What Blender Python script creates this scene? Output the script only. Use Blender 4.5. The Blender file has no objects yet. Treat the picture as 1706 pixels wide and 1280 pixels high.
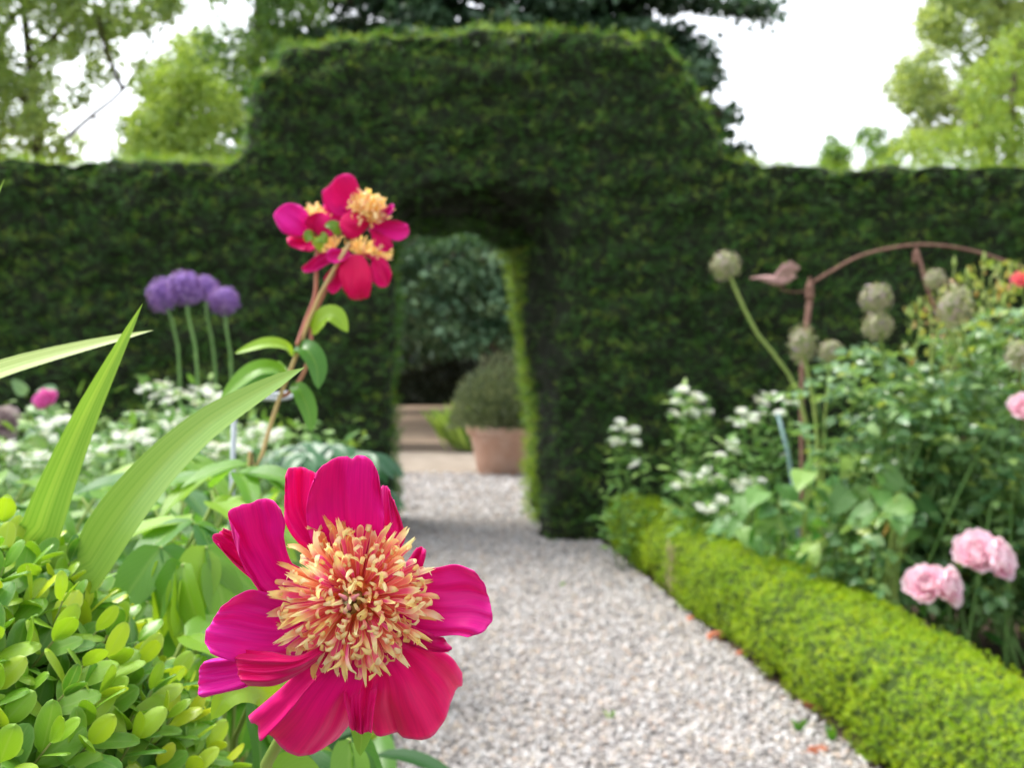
import bpy, bmesh, math, random
import numpy as np
from mathutils import Matrix, Vector

random.seed(7)
rng = np.random.default_rng(7)
SC = bpy.context.scene
COL = SC.collection
F = 1660.0          # focal length, in photograph pixels
H = 1.10            # eye height
PI = math.pi

# ------------------------------------------------------------------ camera
cam_d = bpy.data.cameras.new('camera')
cam_d.sensor_width = 36.0
cam_d.lens = 36.0 * F / 1706.0
cam_d.shift_y = -20.0 / 1706.0
cam_d.clip_start = 0.02
cam_d.clip_end = 900.0
cam_d.dof.use_dof = True
cam_d.dof.focus_distance = 0.492
cam_d.dof.aperture_fstop = 9.5
cam_d.dof.aperture_blades = 7
cam = bpy.data.objects.new('camera', cam_d)
COL.objects.link(cam)
cam.location = (0, 0, H)
cam.rotation_euler = (PI / 2, 0, 0)
SC.camera = cam

# ------------------------------------------------------------------ light
SUN_EL, SUN_AZ = math.radians(60), math.radians(-62)   # azimuth from +Y towards +X
world = bpy.data.worlds.new('World')
SC.world = world
world.use_nodes = True
wn, wl = world.node_tree.nodes, world.node_tree.links
wn.clear()
sky = wn.new('ShaderNodeTexSky')
sky.sky_type = 'NISHITA'
sky.sun_disc = False
sky.sun_elevation = SUN_EL
sky.sun_rotation = SUN_AZ
sky.air_density = 1.0
sky.dust_density = 2.5
hs = wn.new('ShaderNodeHueSaturation')
hs.inputs['Saturation'].default_value = 0.22
bg = wn.new('ShaderNodeBackground')
bg.inputs['Strength'].default_value = 0.15
wo = wn.new('ShaderNodeOutputWorld')
wl.new(sky.outputs['Color'], hs.inputs['Color'])
wl.new(hs.outputs['Color'], bg.inputs['Color'])
wl.new(bg.outputs['Background'], wo.inputs['Surface'])

sun_d = bpy.data.lights.new('sun', 'SUN')
sun_d.energy = 1.1
sun_d.angle = math.radians(22)
sun_d.color = (1.0, 0.95, 0.86)
sun = bpy.data.objects.new('sun', sun_d)
COL.objects.link(sun)
sdir = Vector((math.sin(SUN_AZ) * math.cos(SUN_EL), math.cos(SUN_AZ) * math.cos(SUN_EL), math.sin(SUN_EL)))
sun.rotation_euler = sdir.to_track_quat('Z', 'Y').to_euler()

SC.view_settings.view_transform = 'Standard'
SC.view_settings.look = 'None'
SC.view_settings.exposure = 1.7
SC.view_settings.gamma = 1.0
SC.view_settings.use_curve_mapping = False
SC.render.engine = 'CYCLES'
SC.cycles.use_denoising = True
SC.cycles.max_bounces = 8
SC.cycles.diffuse_bounces = 6
SC.cycles.transmission_bounces = 6
SC.cycles.transparent_max_bounces = 8
SC.cycles.caustics_reflective = False
SC.cycles.caustics_refractive = False

# ------------------------------------------------------------------ helpers
def P(x, y, d):
    return np.array([(x - 853.0) / F * d, d, H + (620.0 - y) / F * d])

def nrm(a):
    a = np.asarray(a, float)
    return a / (np.linalg.norm(a, axis=-1, keepdims=True) + 1e-12)

def vnoise(p, scale, seed=0.0):
    q = np.asarray(p, float) * scale + seed * 17.31 + 1000.0
    i = np.floor(q); f = q - i; f = f * f * (3 - 2 * f)
    def h(o):
        v = np.sin((i + o) @ np.array([127.1, 311.7, 74.7])) * 43758.5453
        return v - np.floor(v)
    r = 0
    for a in (0, 1):
        for b in (0, 1):
            for c in (0, 1):
                w = (f[:, 0] if a else 1 - f[:, 0]) * (f[:, 1] if b else 1 - f[:, 1]) * (f[:, 2] if c else 1 - f[:, 2])
                r = r + w * h(np.array([a, b, c]))
    return r

def make_mesh(name, V, Fc, mat, tint=None, uv=None, smooth=True):
    V = np.asarray(V, np.float32)
    me = bpy.data.meshes.new(name)
    if isinstance(Fc, np.ndarray):
        m, k = Fc.shape
        me.vertices.add(len(V)); me.vertices.foreach_set('co', V.ravel())
        me.loops.add(m * k); me.loops.foreach_set('vertex_index', Fc.astype(np.int32).ravel())
        me.polygons.add(m)
        me.polygons.foreach_set('loop_start', np.arange(0, m * k, k, dtype=np.int32))
        me.update(calc_edges=True)
    else:
        me.from_pydata([tuple(v) for v in V], [], [tuple(f) for f in Fc])
        me.update()
    if smooth:
        me.polygons.foreach_set('use_smooth', np.ones(len(me.polygons), bool))
    if tint is not None:
        a = me.attributes.new('tint', 'FLOAT', 'POINT')
        a.data.foreach_set('value', np.asarray(tint, np.float32))
    if uv is not None:
        l = me.uv_layers.new(name='UVMap')
        vi = np.zeros(len(me.loops), np.int32); me.loops.foreach_get('vertex_index', vi)
        l.data.foreach_set('uv', np.asarray(uv, np.float32)[vi].ravel())
    if mat is not None:
        me.materials.append(mat)
    return me

WLOC = {}
def tag(o, label=None, cat=None, group=None, kind=None):
    if label: o['label'] = label
    if cat: o['category'] = cat
    if group: o['group'] = group
    if kind: o['kind'] = kind
    return o

def link(o, parent=None):
    COL.objects.link(o)
    if parent is not None:
        o.parent = parent
        o.matrix_parent_inverse = Matrix.Translation(-WLOC.get(parent.name, Vector((0, 0, 0))))
    return o

def empty(name, loc, label=None, cat=None, group=None, parent=None, kind=None):
    o = bpy.data.objects.new(name, None)
    o.empty_display_size = 0.05
    o.location = tuple(float(v) for v in loc)
    link(o, parent)
    WLOC[o.name] = Vector(o.location)
    return tag(o, label, cat, group, kind)

def obj(name, me, parent=None, M=None, label=None, cat=None, group=None, kind=None):
    o = bpy.data.objects.new(name, me)
    if M is not None:
        o.matrix_basis = M
    link(o, parent)
    return tag(o, label, cat, group, kind)

def mobj(name, V, Fc, mat, parent=None, tint=None, uv=None, smooth=True, **kw):
    return obj(name, make_mesh(name, V, Fc, mat, tint, uv, smooth), parent, **kw)

class MB:
    """collects vertices and quads / triangles into one mesh"""
    def __init__(s):
        s.V = []; s.F = []; s.T = []; s.n = 0
    def add(s, V, Fc, tint=0.5):
        V = np.asarray(V, float)
        s.V.append(V)
        s.F += [tuple(int(i) + s.n for i in f) for f in Fc]
        s.T.append(np.full(len(V), tint) if np.isscalar(tint) else np.asarray(tint))
        s.n += len(V)
    def build(s, name, mat, parent=None, **kw):
        return mobj(name, np.concatenate(s.V), s.F, mat, parent, tint=np.concatenate(s.T), **kw)

def cr(pts, n):
    """Catmull-Rom through pts, n samples evenly along the length"""
    p = np.asarray(pts, float)
    if len(p) == 2:
        t = np.linspace(0, 1, n)[:, None]
        return p[0] * (1 - t) + p[1] * t
    q = np.vstack([2 * p[0] - p[1], p, 2 * p[-1] - p[-2]])
    out = []
    for i in range(1, len(q) - 2):
        t = np.linspace(0, 1, 12, endpoint=False)[:, None]
        a, b, c, d = q[i - 1], q[i], q[i + 1], q[i + 2]
        out.append(0.5 * (2 * b + (c - a) * t + (2 * a - 5 * b + 4 * c - d) * t ** 2 + (3 * b - a - 3 * c + d) * t ** 3))
    out.append(q[-2][None])
    o = np.vstack(out)
    L = np.concatenate([[0], np.cumsum(np.linalg.norm(np.diff(o, axis=0), axis=1))])
    s = np.linspace(0, L[-1], n)
    return np.stack([np.interp(s, L, o[:, k]) for k in range(o.shape[1])], 1)

def tube(pts, rad, seg=8, n=None):
    p = np.asarray(pts, float)
    if n:
        p = cr(p, n)
    r = np.interp(np.linspace(0, 1, len(p)), np.linspace(0, 1, len(np.atleast_1d(rad))), np.atleast_1d(rad)) if not np.isscalar(rad) else np.full(len(p), rad)
    t = nrm(np.gradient(p, axis=0))
    ref = np.array([0.31, 0.9, 0.2]) if abs(t[0] @ np.array([0.3, 0.93, 0.2])) < 0.9 else np.array([1.0, 0, 0.1])
    V = []
    for i in range(len(p)):
        a = nrm(np.cross(t[i], ref)); b = np.cross(t[i], a)
        for k in range(seg):
            an = 2 * PI * k / seg
            V.append(p[i] + r[i] * (a * math.cos(an) + b * math.sin(an)))
    V += [p[0], p[-1]]
    Fc = []
    for i in range(len(p) - 1):
        for k in range(seg):
            k2 = (k + 1) % seg
            Fc.append((i * seg + k, i * seg + k2, (i + 1) * seg + k2, (i + 1) * seg + k))
    m = len(p) * seg
    for k in range(seg):
        Fc.append((m, (k + 1) % seg, k)); Fc.append((m + 1, m - seg + k, m - seg + (k + 1) % seg))
    return np.array(V), Fc

def frames(y, z):
    """rotation matrices whose columns are x, y, z: y kept, z made orthogonal"""
    y = nrm(y); z = np.asarray(z, float)
    z = nrm(z - (z * y).sum(-1, keepdims=True) * y)
    x = np.cross(y, z)
    return np.stack([x, y, z], -1)

def scatter(tV, tF, pos, R, s):
    N, n = len(pos), len(tV)
    s = np.asarray(s, float)
    loc = tV[None] * (s[:, None, None] if s.ndim == 1 else s[:, None, :])
    V = np.einsum('nij,nkj->nki', R, loc) + np.asarray(pos)[:, None, :]
    Fc = (tF[None] + (np.arange(N) * n)[:, None, None]).reshape(-1, tF.shape[1])
    return V.reshape(-1, 3), Fc

def mat4(R, p, s=1.0):
    s = np.array([s, s, s]) if np.isscalar(s) else np.asarray(s)
    A = np.eye(4); A[:3, :3] = R * s[None, :]; A[:3, 3] = p
    return Matrix(A.tolist())

def rand_dirs(n):
    return nrm(rng.normal(size=(n, 3)))

PROF = {
    'box':   lambda u: np.sqrt(np.clip(1 - (2 * u ** 1.1 - 1) ** 2, 0, 1)) * np.clip(u * 5, 0, 1) ** 0.35,
    'lance': lambda u: (u ** 0.55 * (1 - u) ** 0.75) / 0.4567,
    'ovate': lambda u: np.minimum((u ** 0.42 * (1 - u) ** 0.8) / 0.50, 1.2),
    'sword': lambda u: np.clip((1 - u) / 0.34, 0, 1) ** 0.8,
    'sword_blunt': lambda u: np.clip((1 - u) / 0.20, 0, 1) ** 0.65,
    'heart': lambda u: np.minimum((u ** 0.28 * (1 - u) ** 0.85) / 0.53, 1.3),
}

def grid_faces(nu, nv):
    a = np.arange(nu * nv).reshape(nu, nv)
    return np.stack([a[:-1, :-1], a[:-1, 1:], a[1:, 1:], a[1:, :-1]], -1).reshape(-1, 4)

def leaf_template(prof, L=1.0, W=0.5, nu=7, nv=5, fold=0.25, droop=0.2, cup=0.0, wave=0.0, stalk=0.0):
    u = np.linspace(0, 1, nu); v = np.linspace(-1, 1, nv)
    if prof == 'box': u = (1 - np.cos(PI * u)) / 2
    U, Vv = np.meshgrid(u, v, indexing='ij')
    w = PROF[prof](U) * W / 2
    w[-1] = 0; w[0] = W * 0.03
    X = Vv * w
    Y = U * L + stalk
    Z = np.abs(X) * fold - droop * L * U ** 2 - cup * (Vv ** 2) * W + wave * np.sin(U * 11 + Vv * 1.5) * np.abs(Vv) * W
    V = np.stack([X, Y, Z], -1).reshape(-1, 3)
    return V, grid_faces(nu, nv), np.stack([(Vv + 1) / 2, U], -1).reshape(-1, 2)

def spine_leaf(name, pts, W, prof, mat, parent, face=(0, -1, 0.35), fold=0.22, nu=18, nv=7, twist=0.0, tintv=0.5, **kw):
    s = cr(pts, nu)
    t = nrm(np.gradient(s, axis=0))
    fz = nrm(np.tile(np.asarray(face, float), (nu, 1)))
    x = nrm(np.cross(t, fz)); z = np.cross(x, t)
    if twist:
        a = np.linspace(0, twist, nu)[:, None]
        x, z = x * np.cos(a) + z * np.sin(a), z * np.cos(a) - x * np.sin(a)
    u = np.linspace(0, 1, nu); w = PROF[prof](u) * W / 2
    w[-1] = 0; w[0] = max(w[0], W * 0.04)
    v = np.linspace(-1, 1, nv)
    V = s[:, None, :] + x[:, None, :] * (w[:, None] * v[None])[..., None] + z[:, None, :] * (w[:, None] * np.abs(v)[None] * fold)[..., None]
    U, Vv = np.meshgrid(u, (v + 1) / 2, indexing='ij')
    return mobj(name, V.reshape(-1, 3), grid_faces(nu, nv), mat, parent, tint=np.full(nu * nv, tintv),
                uv=np.stack([Vv, U], -1).reshape(-1, 2), **kw)

def sample_mesh(V, T, n, wfun=None):
    """n random points on triangles T, with normals"""
    a, b, c = V[T[:, 0]], V[T[:, 1]], V[T[:, 2]]
    cn = np.cross(b - a, c - a); ar = np.linalg.norm(cn, axis=1)
    if wfun is not None:
        ar = ar * wfun((a + b + c) / 3, nrm(cn))
    i = rng.choice(len(T), n, p=ar / ar.sum())
    r1 = np.sqrt(rng.random(n))[:, None]; r2 = rng.random(n)[:, None]
    return (1 - r1) * a[i] + r1 * (1 - r2) * b[i] + r1 * r2 * c[i], nrm(cn[i])

def remeshed(me, voxel, smooth_it):
    o = bpy.data.objects.new('tmp', me); COL.objects.link(o)
    m = o.modifiers.new('r', 'REMESH'); m.mode = 'VOXEL'; m.voxel_size = voxel
    if smooth_it:
        q = o.modifiers.new('s', 'SMOOTH'); q.factor = 0.5; q.iterations = smooth_it
    dg = bpy.context.evaluated_depsgraph_get()
    e = o.evaluated_get(dg).to_mesh()
    V = np.zeros(len(e.vertices) * 3); e.vertices.foreach_get('co', V)
    Nn = np.zeros(len(e.vertices) * 3); e.vertices.foreach_get('normal', Nn)
    e.calc_loop_triangles()
    T = np.zeros(len(e.loop_triangles) * 3, np.int32); e.loop_triangles.foreach_get('vertices', T)
    V = V.reshape(-1, 3).copy(); T = T.reshape(-1, 3).copy(); Nn = Nn.reshape(-1, 3).copy()
    o.evaluated_get(dg).to_mesh_clear()
    bpy.data.objects.remove(o)
    bpy.data.meshes.remove(me)
    return V, T, Nn

# ------------------------------------------------------------------ materials
def new_mat(name):
    m = bpy.data.materials.new(name); m.use_nodes = True
    nt = m.node_tree; nt.nodes.clear()
    out = nt.nodes.new('ShaderNodeOutputMaterial')
    return m, nt, nt.nodes, nt.links, out

def ramp(nt, stops, interp='LINEAR'):
    r = nt.nodes.new('ShaderNodeValToRGB'); e = r.color_ramp.elements
    r.color_ramp.interpolation = interp
    e[0].position, e[0].color = stops[0][0], (*stops[0][1], 1)
    e[1].position, e[1].color = stops[-1][0], (*stops[-1][1], 1)
    for p, c in stops[1:-1]:
        x = e.new(p); x.color = (*c, 1)
    return r

def leaf_mat(name, stops, rough=0.45, trans=0.3, src='attr', vein=0.0, veincol=(0.25, 0.35, 0.12), stripes=0, spec=0.5, tcol=1.35, bump=0.0, rim=0.0):
    m, nt, N, L, out = new_mat(name)
    if src == 'attr':
        a = N.new('ShaderNodeAttribute'); a.attribute_name = 'tint'; fac = a.outputs['Fac']
    else:
        a = N.new('ShaderNodeObjectInfo'); fac = a.outputs['Random']
    r = ramp(nt, stops); L.new(fac, r.inputs['Fac'])
    col = r.outputs['Color']
    if vein or stripes or rim:
        tc = N.new('ShaderNodeUVMap'); sx = N.new('ShaderNodeSeparateXYZ'); L.new(tc.outputs['UV'], sx.inputs[0])
        c = N.new('ShaderNodeMath'); c.operation = 'SUBTRACT'; c.inputs[1].default_value = 0.5; L.new(sx.outputs['X'], c.inputs[0])
        ab = N.new('ShaderNodeMath'); ab.operation = 'ABSOLUTE'; L.new(c.outputs[0], ab.inputs[0])
        if vein:
            mr = N.new('ShaderNodeMapRange'); mr.inputs['From Min'].default_value = 0.0; mr.inputs['From Max'].default_value = 0.07
            mr.inputs['To Min'].default_value = vein; mr.inputs['To Max'].default_value = 0.0
            L.new(ab.outputs[0], mr.inputs['Value'])
            # side veins
            sv = N.new('ShaderNodeMath'); sv.operation = 'MULTIPLY_ADD'; sv.inputs[1].default_value = -0.9; L.new(ab.outputs[0], sv.inputs[0]); L.new(sx.outputs['Y'], sv.inputs[2])
            sn = N.new('ShaderNodeMath'); sn.operation = 'MULTIPLY'; sn.inputs[1].default_value = 58.0; L.new(sv.outputs[0], sn.inputs[0])
            ss = N.new('ShaderNodeMath'); ss.operation = 'SINE'; L.new(sn.outputs[0], ss.inputs[0])
            m2 = N.new('ShaderNodeMapRange'); m2.inputs['From Min'].default_value = 0.86; m2.inputs['From Max'].default_value = 1.0; m2.inputs['To Max'].default_value = vein * 0.4
            L.new(ss.outputs[0], m2.inputs['Value'])
            mx = N.new('ShaderNodeMath'); mx.operation = 'MAXIMUM'; L.new(mr.outputs[0], mx.inputs[0]); L.new(m2.outputs[0], mx.inputs[1])
            mix = N.new('ShaderNodeMix'); mix.data_type = 'RGBA'
            L.new(mx.outputs[0], mix.inputs['Factor']); L.new(col, mix.inputs['A']); mix.inputs['B'].default_value = (*veincol, 1)
            col = mix.outputs['Result']
        if rim:
            mr = N.new('ShaderNodeMapRange'); mr.inputs['From Min'].default_value = 0.40; mr.inputs['From Max'].default_value = 0.5
            mr.inputs['To Max'].default_value = rim; L.new(ab.outputs[0], mr.inputs['Value'])
            mix = N.new('ShaderNodeMix'); mix.data_type = 'RGBA'
            L.new(mr.outputs[0], mix.inputs['Factor']); L.new(col, mix.inputs['A']); mix.inputs['B'].default_value = (*veincol, 1)
            col = mix.outputs['Result']
        if stripes:
            ns = N.new('ShaderNodeTexNoise'); ns.noise_dimensions = '3D'; ns.inputs['Scale'].default_value = 1.0; ns.inputs['Detail'].default_value = 3
            cb = N.new('ShaderNodeCombineXYZ')
            f1 = N.new('ShaderNodeMath'); f1.operation = 'MULTIPLY'; f1.inputs[1].default_value = stripes; L.new(sx.outputs['X'], f1.inputs[0])
            f2 = N.new('ShaderNodeMath'); f2.operation = 'MULTIPLY'; f2.inputs[1].default_value = 1.6; L.new(sx.outputs['Y'], f2.inputs[0])
            L.new(f1.outputs[0], cb.inputs['X']); L.new(f2.outputs[0], cb.inputs['Y']); L.new(cb.outputs[0], ns.inputs['Vector'])
            mr = N.new('ShaderNodeMapRange'); mr.inputs['From Min'].default_value = 0.38; mr.inputs['From Max'].default_value = 0.66
            L.new(ns.outputs['Fac'], mr.inputs['Value'])
            mix = N.new('ShaderNodeMix'); mix.data_type = 'RGBA'
            L.new(mr.outputs[0], mix.inputs['Factor']); L.new(col, mix.inputs['A']); mix.inputs['B'].default_value = (*veincol, 1)
            col = mix.outputs['Result']
    b = N.new('ShaderNodeBsdfPrincipled')
    L.new(col, b.inputs['Base Color'])
    b.inputs['Roughness'].default_value = rough
    b.inputs['Specular IOR Level'].default_value = spec
    if bump:
        nz = N.new('ShaderNodeTexNoise'); nz.inputs['Scale'].default_value = bump
        bp = N.new('ShaderNodeBump'); bp.inputs['Strength'].default_value = 0.25; bp.inputs['Distance'].default_value = 0.002
        tcc = N.new('ShaderNodeTexCoord'); L.new(tcc.outputs['Object'], nz.inputs['Vector'])
        L.new(nz.outputs['Fac'], bp.inputs['Height']); L.new(bp.outputs[0], b.inputs['Normal'])
    if trans > 0:
        t = N.new('ShaderNodeBsdfTranslucent')
        sc = N.new('ShaderNodeMix'); sc.data_type = 'RGBA'; sc.blend_type = 'MULTIPLY'; sc.inputs['Factor'].default_value = 1.0
        L.new(col, sc.inputs['A']); sc.inputs['B'].default_value = (tcol * 1.1, tcol, tcol * 0.45, 1)
        L.new(sc.outputs['Result'], t.inputs['Color'])
        ms = N.new('ShaderNodeMixShader'); ms.inputs['Fac'].default_value = trans
        L.new(b.outputs[0], ms.inputs[1]); L.new(t.outputs[0], ms.inputs[2]); L.new(ms.outputs[0], out.inputs['Surface'])
    else:
        L.new(b.outputs[0], out.inputs['Surface'])
    return m

def plain_mat(name, c0, c1=None, scale=20.0, rough=0.8, bump=0.0, spec=0.3, metallic=0.0, detail=5):
    m, nt, N, L, out = new_mat(name)
    b = N.new('ShaderNodeBsdfPrincipled'); b.inputs['Roughness'].default_value = rough
    b.inputs['Specular IOR Level'].default_value = spec; b.inputs['Metallic'].default_value = metallic
    nz = N.new('ShaderNodeTexNoise'); nz.inputs['Scale'].default_value = scale; nz.inputs['Detail'].default_value = detail
    tc = N.new('ShaderNodeTexCoord'); L.new(tc.outputs['Object'], nz.inputs['Vector'])
    r = ramp(nt, [(0.3, c0), (0.7, c1 or c0)]); L.new(nz.outputs['Fac'], r.inputs['Fac'])
    L.new(r.outputs['Color'], b.inputs['Base Color'])
    if bump:
        bp = N.new('ShaderNodeBump'); bp.inputs['Strength'].default_value = 0.6; bp.inputs['Distance'].default_value = bump
        L.new(nz.outputs['Fac'], bp.inputs['Height']); L.new(bp.outputs[0], b.inputs['Normal'])
    L.new(b.outputs[0], out.inputs['Surface'])
    return m

def petal_mat(name, c_mid, c_edge, c_base, trans=0.3, rough=0.42, tmul=1.15):
    """silky petal: fine lengthwise veins in the relief, colour shifting from base to rim"""
    m, nt, N, L, out = new_mat(name)
    uvn = N.new('ShaderNodeUVMap'); sx = N.new('ShaderNodeSeparateXYZ'); L.new(uvn.outputs['UV'], sx.inputs[0])
    r = ramp(nt, [(0.0, c_base), (0.4, c_mid), (0.93, c_edge), (1.0, tuple(min(1, x * 1.1 + 0.015) for x in c_edge))])
    L.new(sx.outputs['Y'], r.inputs['Fac'])
    cb = N.new('ShaderNodeCombineXYZ')
    f1 = N.new('ShaderNodeMath'); f1.operation = 'MULTIPLY'; f1.inputs[1].default_value = 46; L.new(sx.outputs['X'], f1.inputs[0])
    f2 = N.new('ShaderNodeMath'); f2.operation = 'MULTIPLY'; f2.inputs[1].default_value = 2.5; L.new(sx.outputs['Y'], f2.inputs[0])
    L.new(f1.outputs[0], cb.inputs['X']); L.new(f2.outputs[0], cb.inputs['Y'])
    nz = N.new('ShaderNodeTexNoise'); nz.inputs['Scale'].default_value = 1.0; nz.inputs['Detail'].default_value = 3
    L.new(cb.outputs[0], nz.inputs['Vector'])
    hv = N.new('ShaderNodeHueSaturation'); L.new(r.outputs['Color'], hv.inputs['Color'])
    mr = N.new('ShaderNodeMapRange'); mr.inputs['From Min'].default_value = 0.3; mr.inputs['From Max'].default_value = 0.7
    mr.inputs['To Min'].default_value = 0.90; mr.inputs['To Max'].default_value = 1.05
    L.new(nz.outputs['Fac'], mr.inputs['Value']); L.new(mr.outputs[0], hv.inputs['Value'])
    oi = N.new('ShaderNodeObjectInfo')
    mh = N.new('ShaderNodeMapRange'); mh.inputs['To Min'].default_value = 0.485; mh.inputs['To Max'].default_value = 0.515
    L.new(oi.outputs['Random'], mh.inputs['Value']); L.new(mh.outputs[0], hv.inputs['Hue'])
    b = N.new('ShaderNodeBsdfPrincipled'); L.new(hv.outputs['Color'], b.inputs['Base Color'])
    b.inputs['Roughness'].default_value = rough; b.inputs['Specular IOR Level'].default_value = 0.15
    b.inputs['Sheen Weight'].default_value = 0.25; b.inputs['Sheen Roughness'].default_value = 0.4
    b.inputs['Sheen Tint'].default_value = (1.0, 0.35, 0.8, 1)
    bp = N.new('ShaderNodeBump'); bp.inputs['Strength'].default_value = 0.18; bp.inputs['Distance'].default_value = 0.0004
    L.new(nz.outputs['Fac'], bp.inputs['Height']); L.new(bp.outputs[0], b.inputs['Normal'])
    t = N.new('ShaderNodeBsdfTranslucent')
    mu = N.new('ShaderNodeMix'); mu.data_type = 'RGBA'; mu.blend_type = 'MULTIPLY'; mu.inputs['Factor'].default_value = 1
    L.new(hv.outputs['Color'], mu.inputs['A']); mu.inputs['B'].default_value = (tmul, tmul, tmul * 0.92, 1)
    L.new(mu.outputs['Result'], t.inputs['Color'])
    ms = N.new('ShaderNodeMixShader'); ms.inputs['Fac'].default_value = trans
    L.new(b.outputs[0], ms.inputs[1]); L.new(t.outputs[0], ms.inputs[2]); L.new(ms.outputs[0], out.inputs['Surface'])
    return m

def petaloid_mat(name):
    m, nt, N, L, out = new_mat(name)
    uvn = N.new('ShaderNodeUVMap'); sx = N.new('ShaderNodeSeparateXYZ'); L.new(uvn.outputs['UV'], sx.inputs[0])
    oi = N.new('ShaderNodeObjectInfo')
    yel = ramp(nt, [(0, (0.98, 0.83, 0.28)), (0.5, (0.98, 0.90, 0.42)), (1, (0.98, 0.94, 0.58))]); L.new(oi.outputs['Random'], yel.inputs['Fac'])
    mul = N.new('ShaderNodeMath'); mul.operation = 'MULTIPLY'; mul.inputs[1].default_value = 7.31; L.new(oi.outputs['Random'], mul.inputs[0])
    fr = N.new('ShaderNodeMath'); fr.operation = 'FRACT'; L.new(mul.outputs[0], fr.inputs[0])
    pin = ramp(nt, [(0, (0.98, 0.44, 0.20)), (0.25, (0.98, 0.33, 0.28)), (0.5, (0.97, 0.20, 0.34)), (1, (0.94, 0.11, 0.44))]); L.new(fr.outputs[0], pin.inputs['Fac'])
    # along: orange-red claw -> pink blade -> yellow tip
    c = N.new('ShaderNodeMath'); c.operation = 'SUBTRACT'; c.inputs[1].default_value = 0.5; L.new(sx.outputs['X'], c.inputs[0])
    ab = N.new('ShaderNodeMath'); ab.operation = 'ABSOLUTE'; L.new(c.outputs[0], ab.inputs[0])
    e = N.new('ShaderNodeMapRange'); e.inputs['From Min'].default_value = 0.36; e.inputs['From Max'].default_value = 0.50; L.new(ab.outputs[0], e.inputs['Value'])
    eu = N.new('ShaderNodeMapRange'); eu.inputs['From Min'].default_value = 0.25; eu.inputs['From Max'].default_value = 0.6; L.new(sx.outputs['Y'], eu.inputs['Value'])
    em = N.new('ShaderNodeMath'); em.operation = 'MULTIPLY'; L.new(e.outputs[0], em.inputs[0]); L.new(eu.outputs[0], em.inputs[1])
    tp = N.new('ShaderNodeMapRange'); tp.inputs['From Min'].default_value = 0.66; tp.inputs['From Max'].default_value = 0.86; L.new(sx.outputs['Y'], tp.inputs['Value'])
    mx = N.new('ShaderNodeMath'); mx.operation = 'MAXIMUM'; L.new(em.outputs[0], mx.inputs[0]); L.new(tp.outputs[0], mx.inputs[1])
    mixa = N.new('ShaderNodeMix'); mixa.data_type = 'RGBA'
    bs = N.new('ShaderNodeMapRange'); bs.inputs['From Min'].default_value = 0.0; bs.inputs['From Max'].default_value = 0.4; L.new(sx.outputs['Y'], bs.inputs['Value'])
    L.new(bs.outputs[0], mixa.inputs['Factor']); mixa.inputs['A'].default_value = (0.92, 0.22, 0.03, 1); L.new(pin.outputs['Color'], mixa.inputs['B'])
    mixb = N.new('ShaderNodeMix'); mixb.data_type = 'RGBA'
    L.new(mx.outputs[0], mixb.inputs['Factor']); L.new(mixa.outputs['Result'], mixb.inputs['A']); L.new(yel.outputs['Color'], mixb.inputs['B'])
    b = N.new('ShaderNodeBsdfPrincipled'); L.new(mixb.outputs['Result'], b.inputs['Base Color'])
    b.inputs['Roughness'].default_value = 0.5; b.inputs['Specular IOR Level'].default_value = 0.3
    t = N.new('ShaderNodeBsdfTranslucent'); L.new(mixb.outputs['Result'], t.inputs['Color'])
    ms = N.new('ShaderNodeMixShader'); ms.inputs['Fac'].default_value = 0.5
    L.new(b.outputs[0], ms.inputs[1]); L.new(t.outputs[0], ms.inputs[2]); L.new(ms.outputs[0], out.inputs['Surface'])
    return m

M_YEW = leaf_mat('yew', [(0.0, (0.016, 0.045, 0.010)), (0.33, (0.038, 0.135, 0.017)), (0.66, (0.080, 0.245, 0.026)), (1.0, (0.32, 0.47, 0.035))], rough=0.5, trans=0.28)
M_YEWCORE = plain_mat('yew_twigs', (0.006, 0.010, 0.005), (0.018, 0.024, 0.009), 30, 0.95)
M_BOXCORE = plain_mat('box_twigs', (0.03, 0.06, 0.008), (0.07, 0.11, 0.015), 60, 0.9)
M_BOXEDGE = leaf_mat('box_edging_leaf', [(0.0, (0.115, 0.25, 0.009)), (0.4, (0.26, 0.42, 0.012)), (1.0, (0.46, 0.56, 0.018))], rough=0.42, trans=0.42)
M_BOXLEAF = leaf_mat('box_leaf', [(0.0, (0.06, 0.20, 0.022)), (0.4, (0.16, 0.36, 0.025)), (0.7, (0.28, 0.47, 0.028)), (1.0, (0.52, 0.62, 0.03))], rough=0.34, trans=0.3, vein=0.30, veincol=(0.42, 0.55, 0.16), spec=0.5, rim=0.45)
M_TWIG = plain_mat('twig', (0.14, 0.22, 0.04), (0.24, 0.28, 0.07), 40, 0.7)
M_BARK = plain_mat('bark', (0.035, 0.026, 0.018), (0.09, 0.07, 0.05), 6, 0.9, bump=0.03)
M_GREENSTEM = plain_mat('green_stem', (0.10, 0.22, 0.05), (0.18, 0.32, 0.09), 30, 0.5)
M_PALESTEM = plain_mat('pale_stem', (0.20, 0.30, 0.06), (0.30, 0.38, 0.10), 25, 0.55)
M_REDSTEM = plain_mat('red_stem', (0.36, 0.10, 0.09), (0.50, 0.25, 0.14), 25, 0.5)
M_TANSTEM = plain_mat('tan_stem', (0.50, 0.34, 0.14), (0.58, 0.42, 0.20), 25, 0.55)
M_SWORD = leaf_mat('sword_leaf', [(0.0, (0.13, 0.31, 0.045)), (1.0, (0.20, 0.37, 0.06))], rough=0.40, trans=0.35, stripes=26, veincol=(0.26, 0.43, 0.09), vein=0.0)
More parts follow.
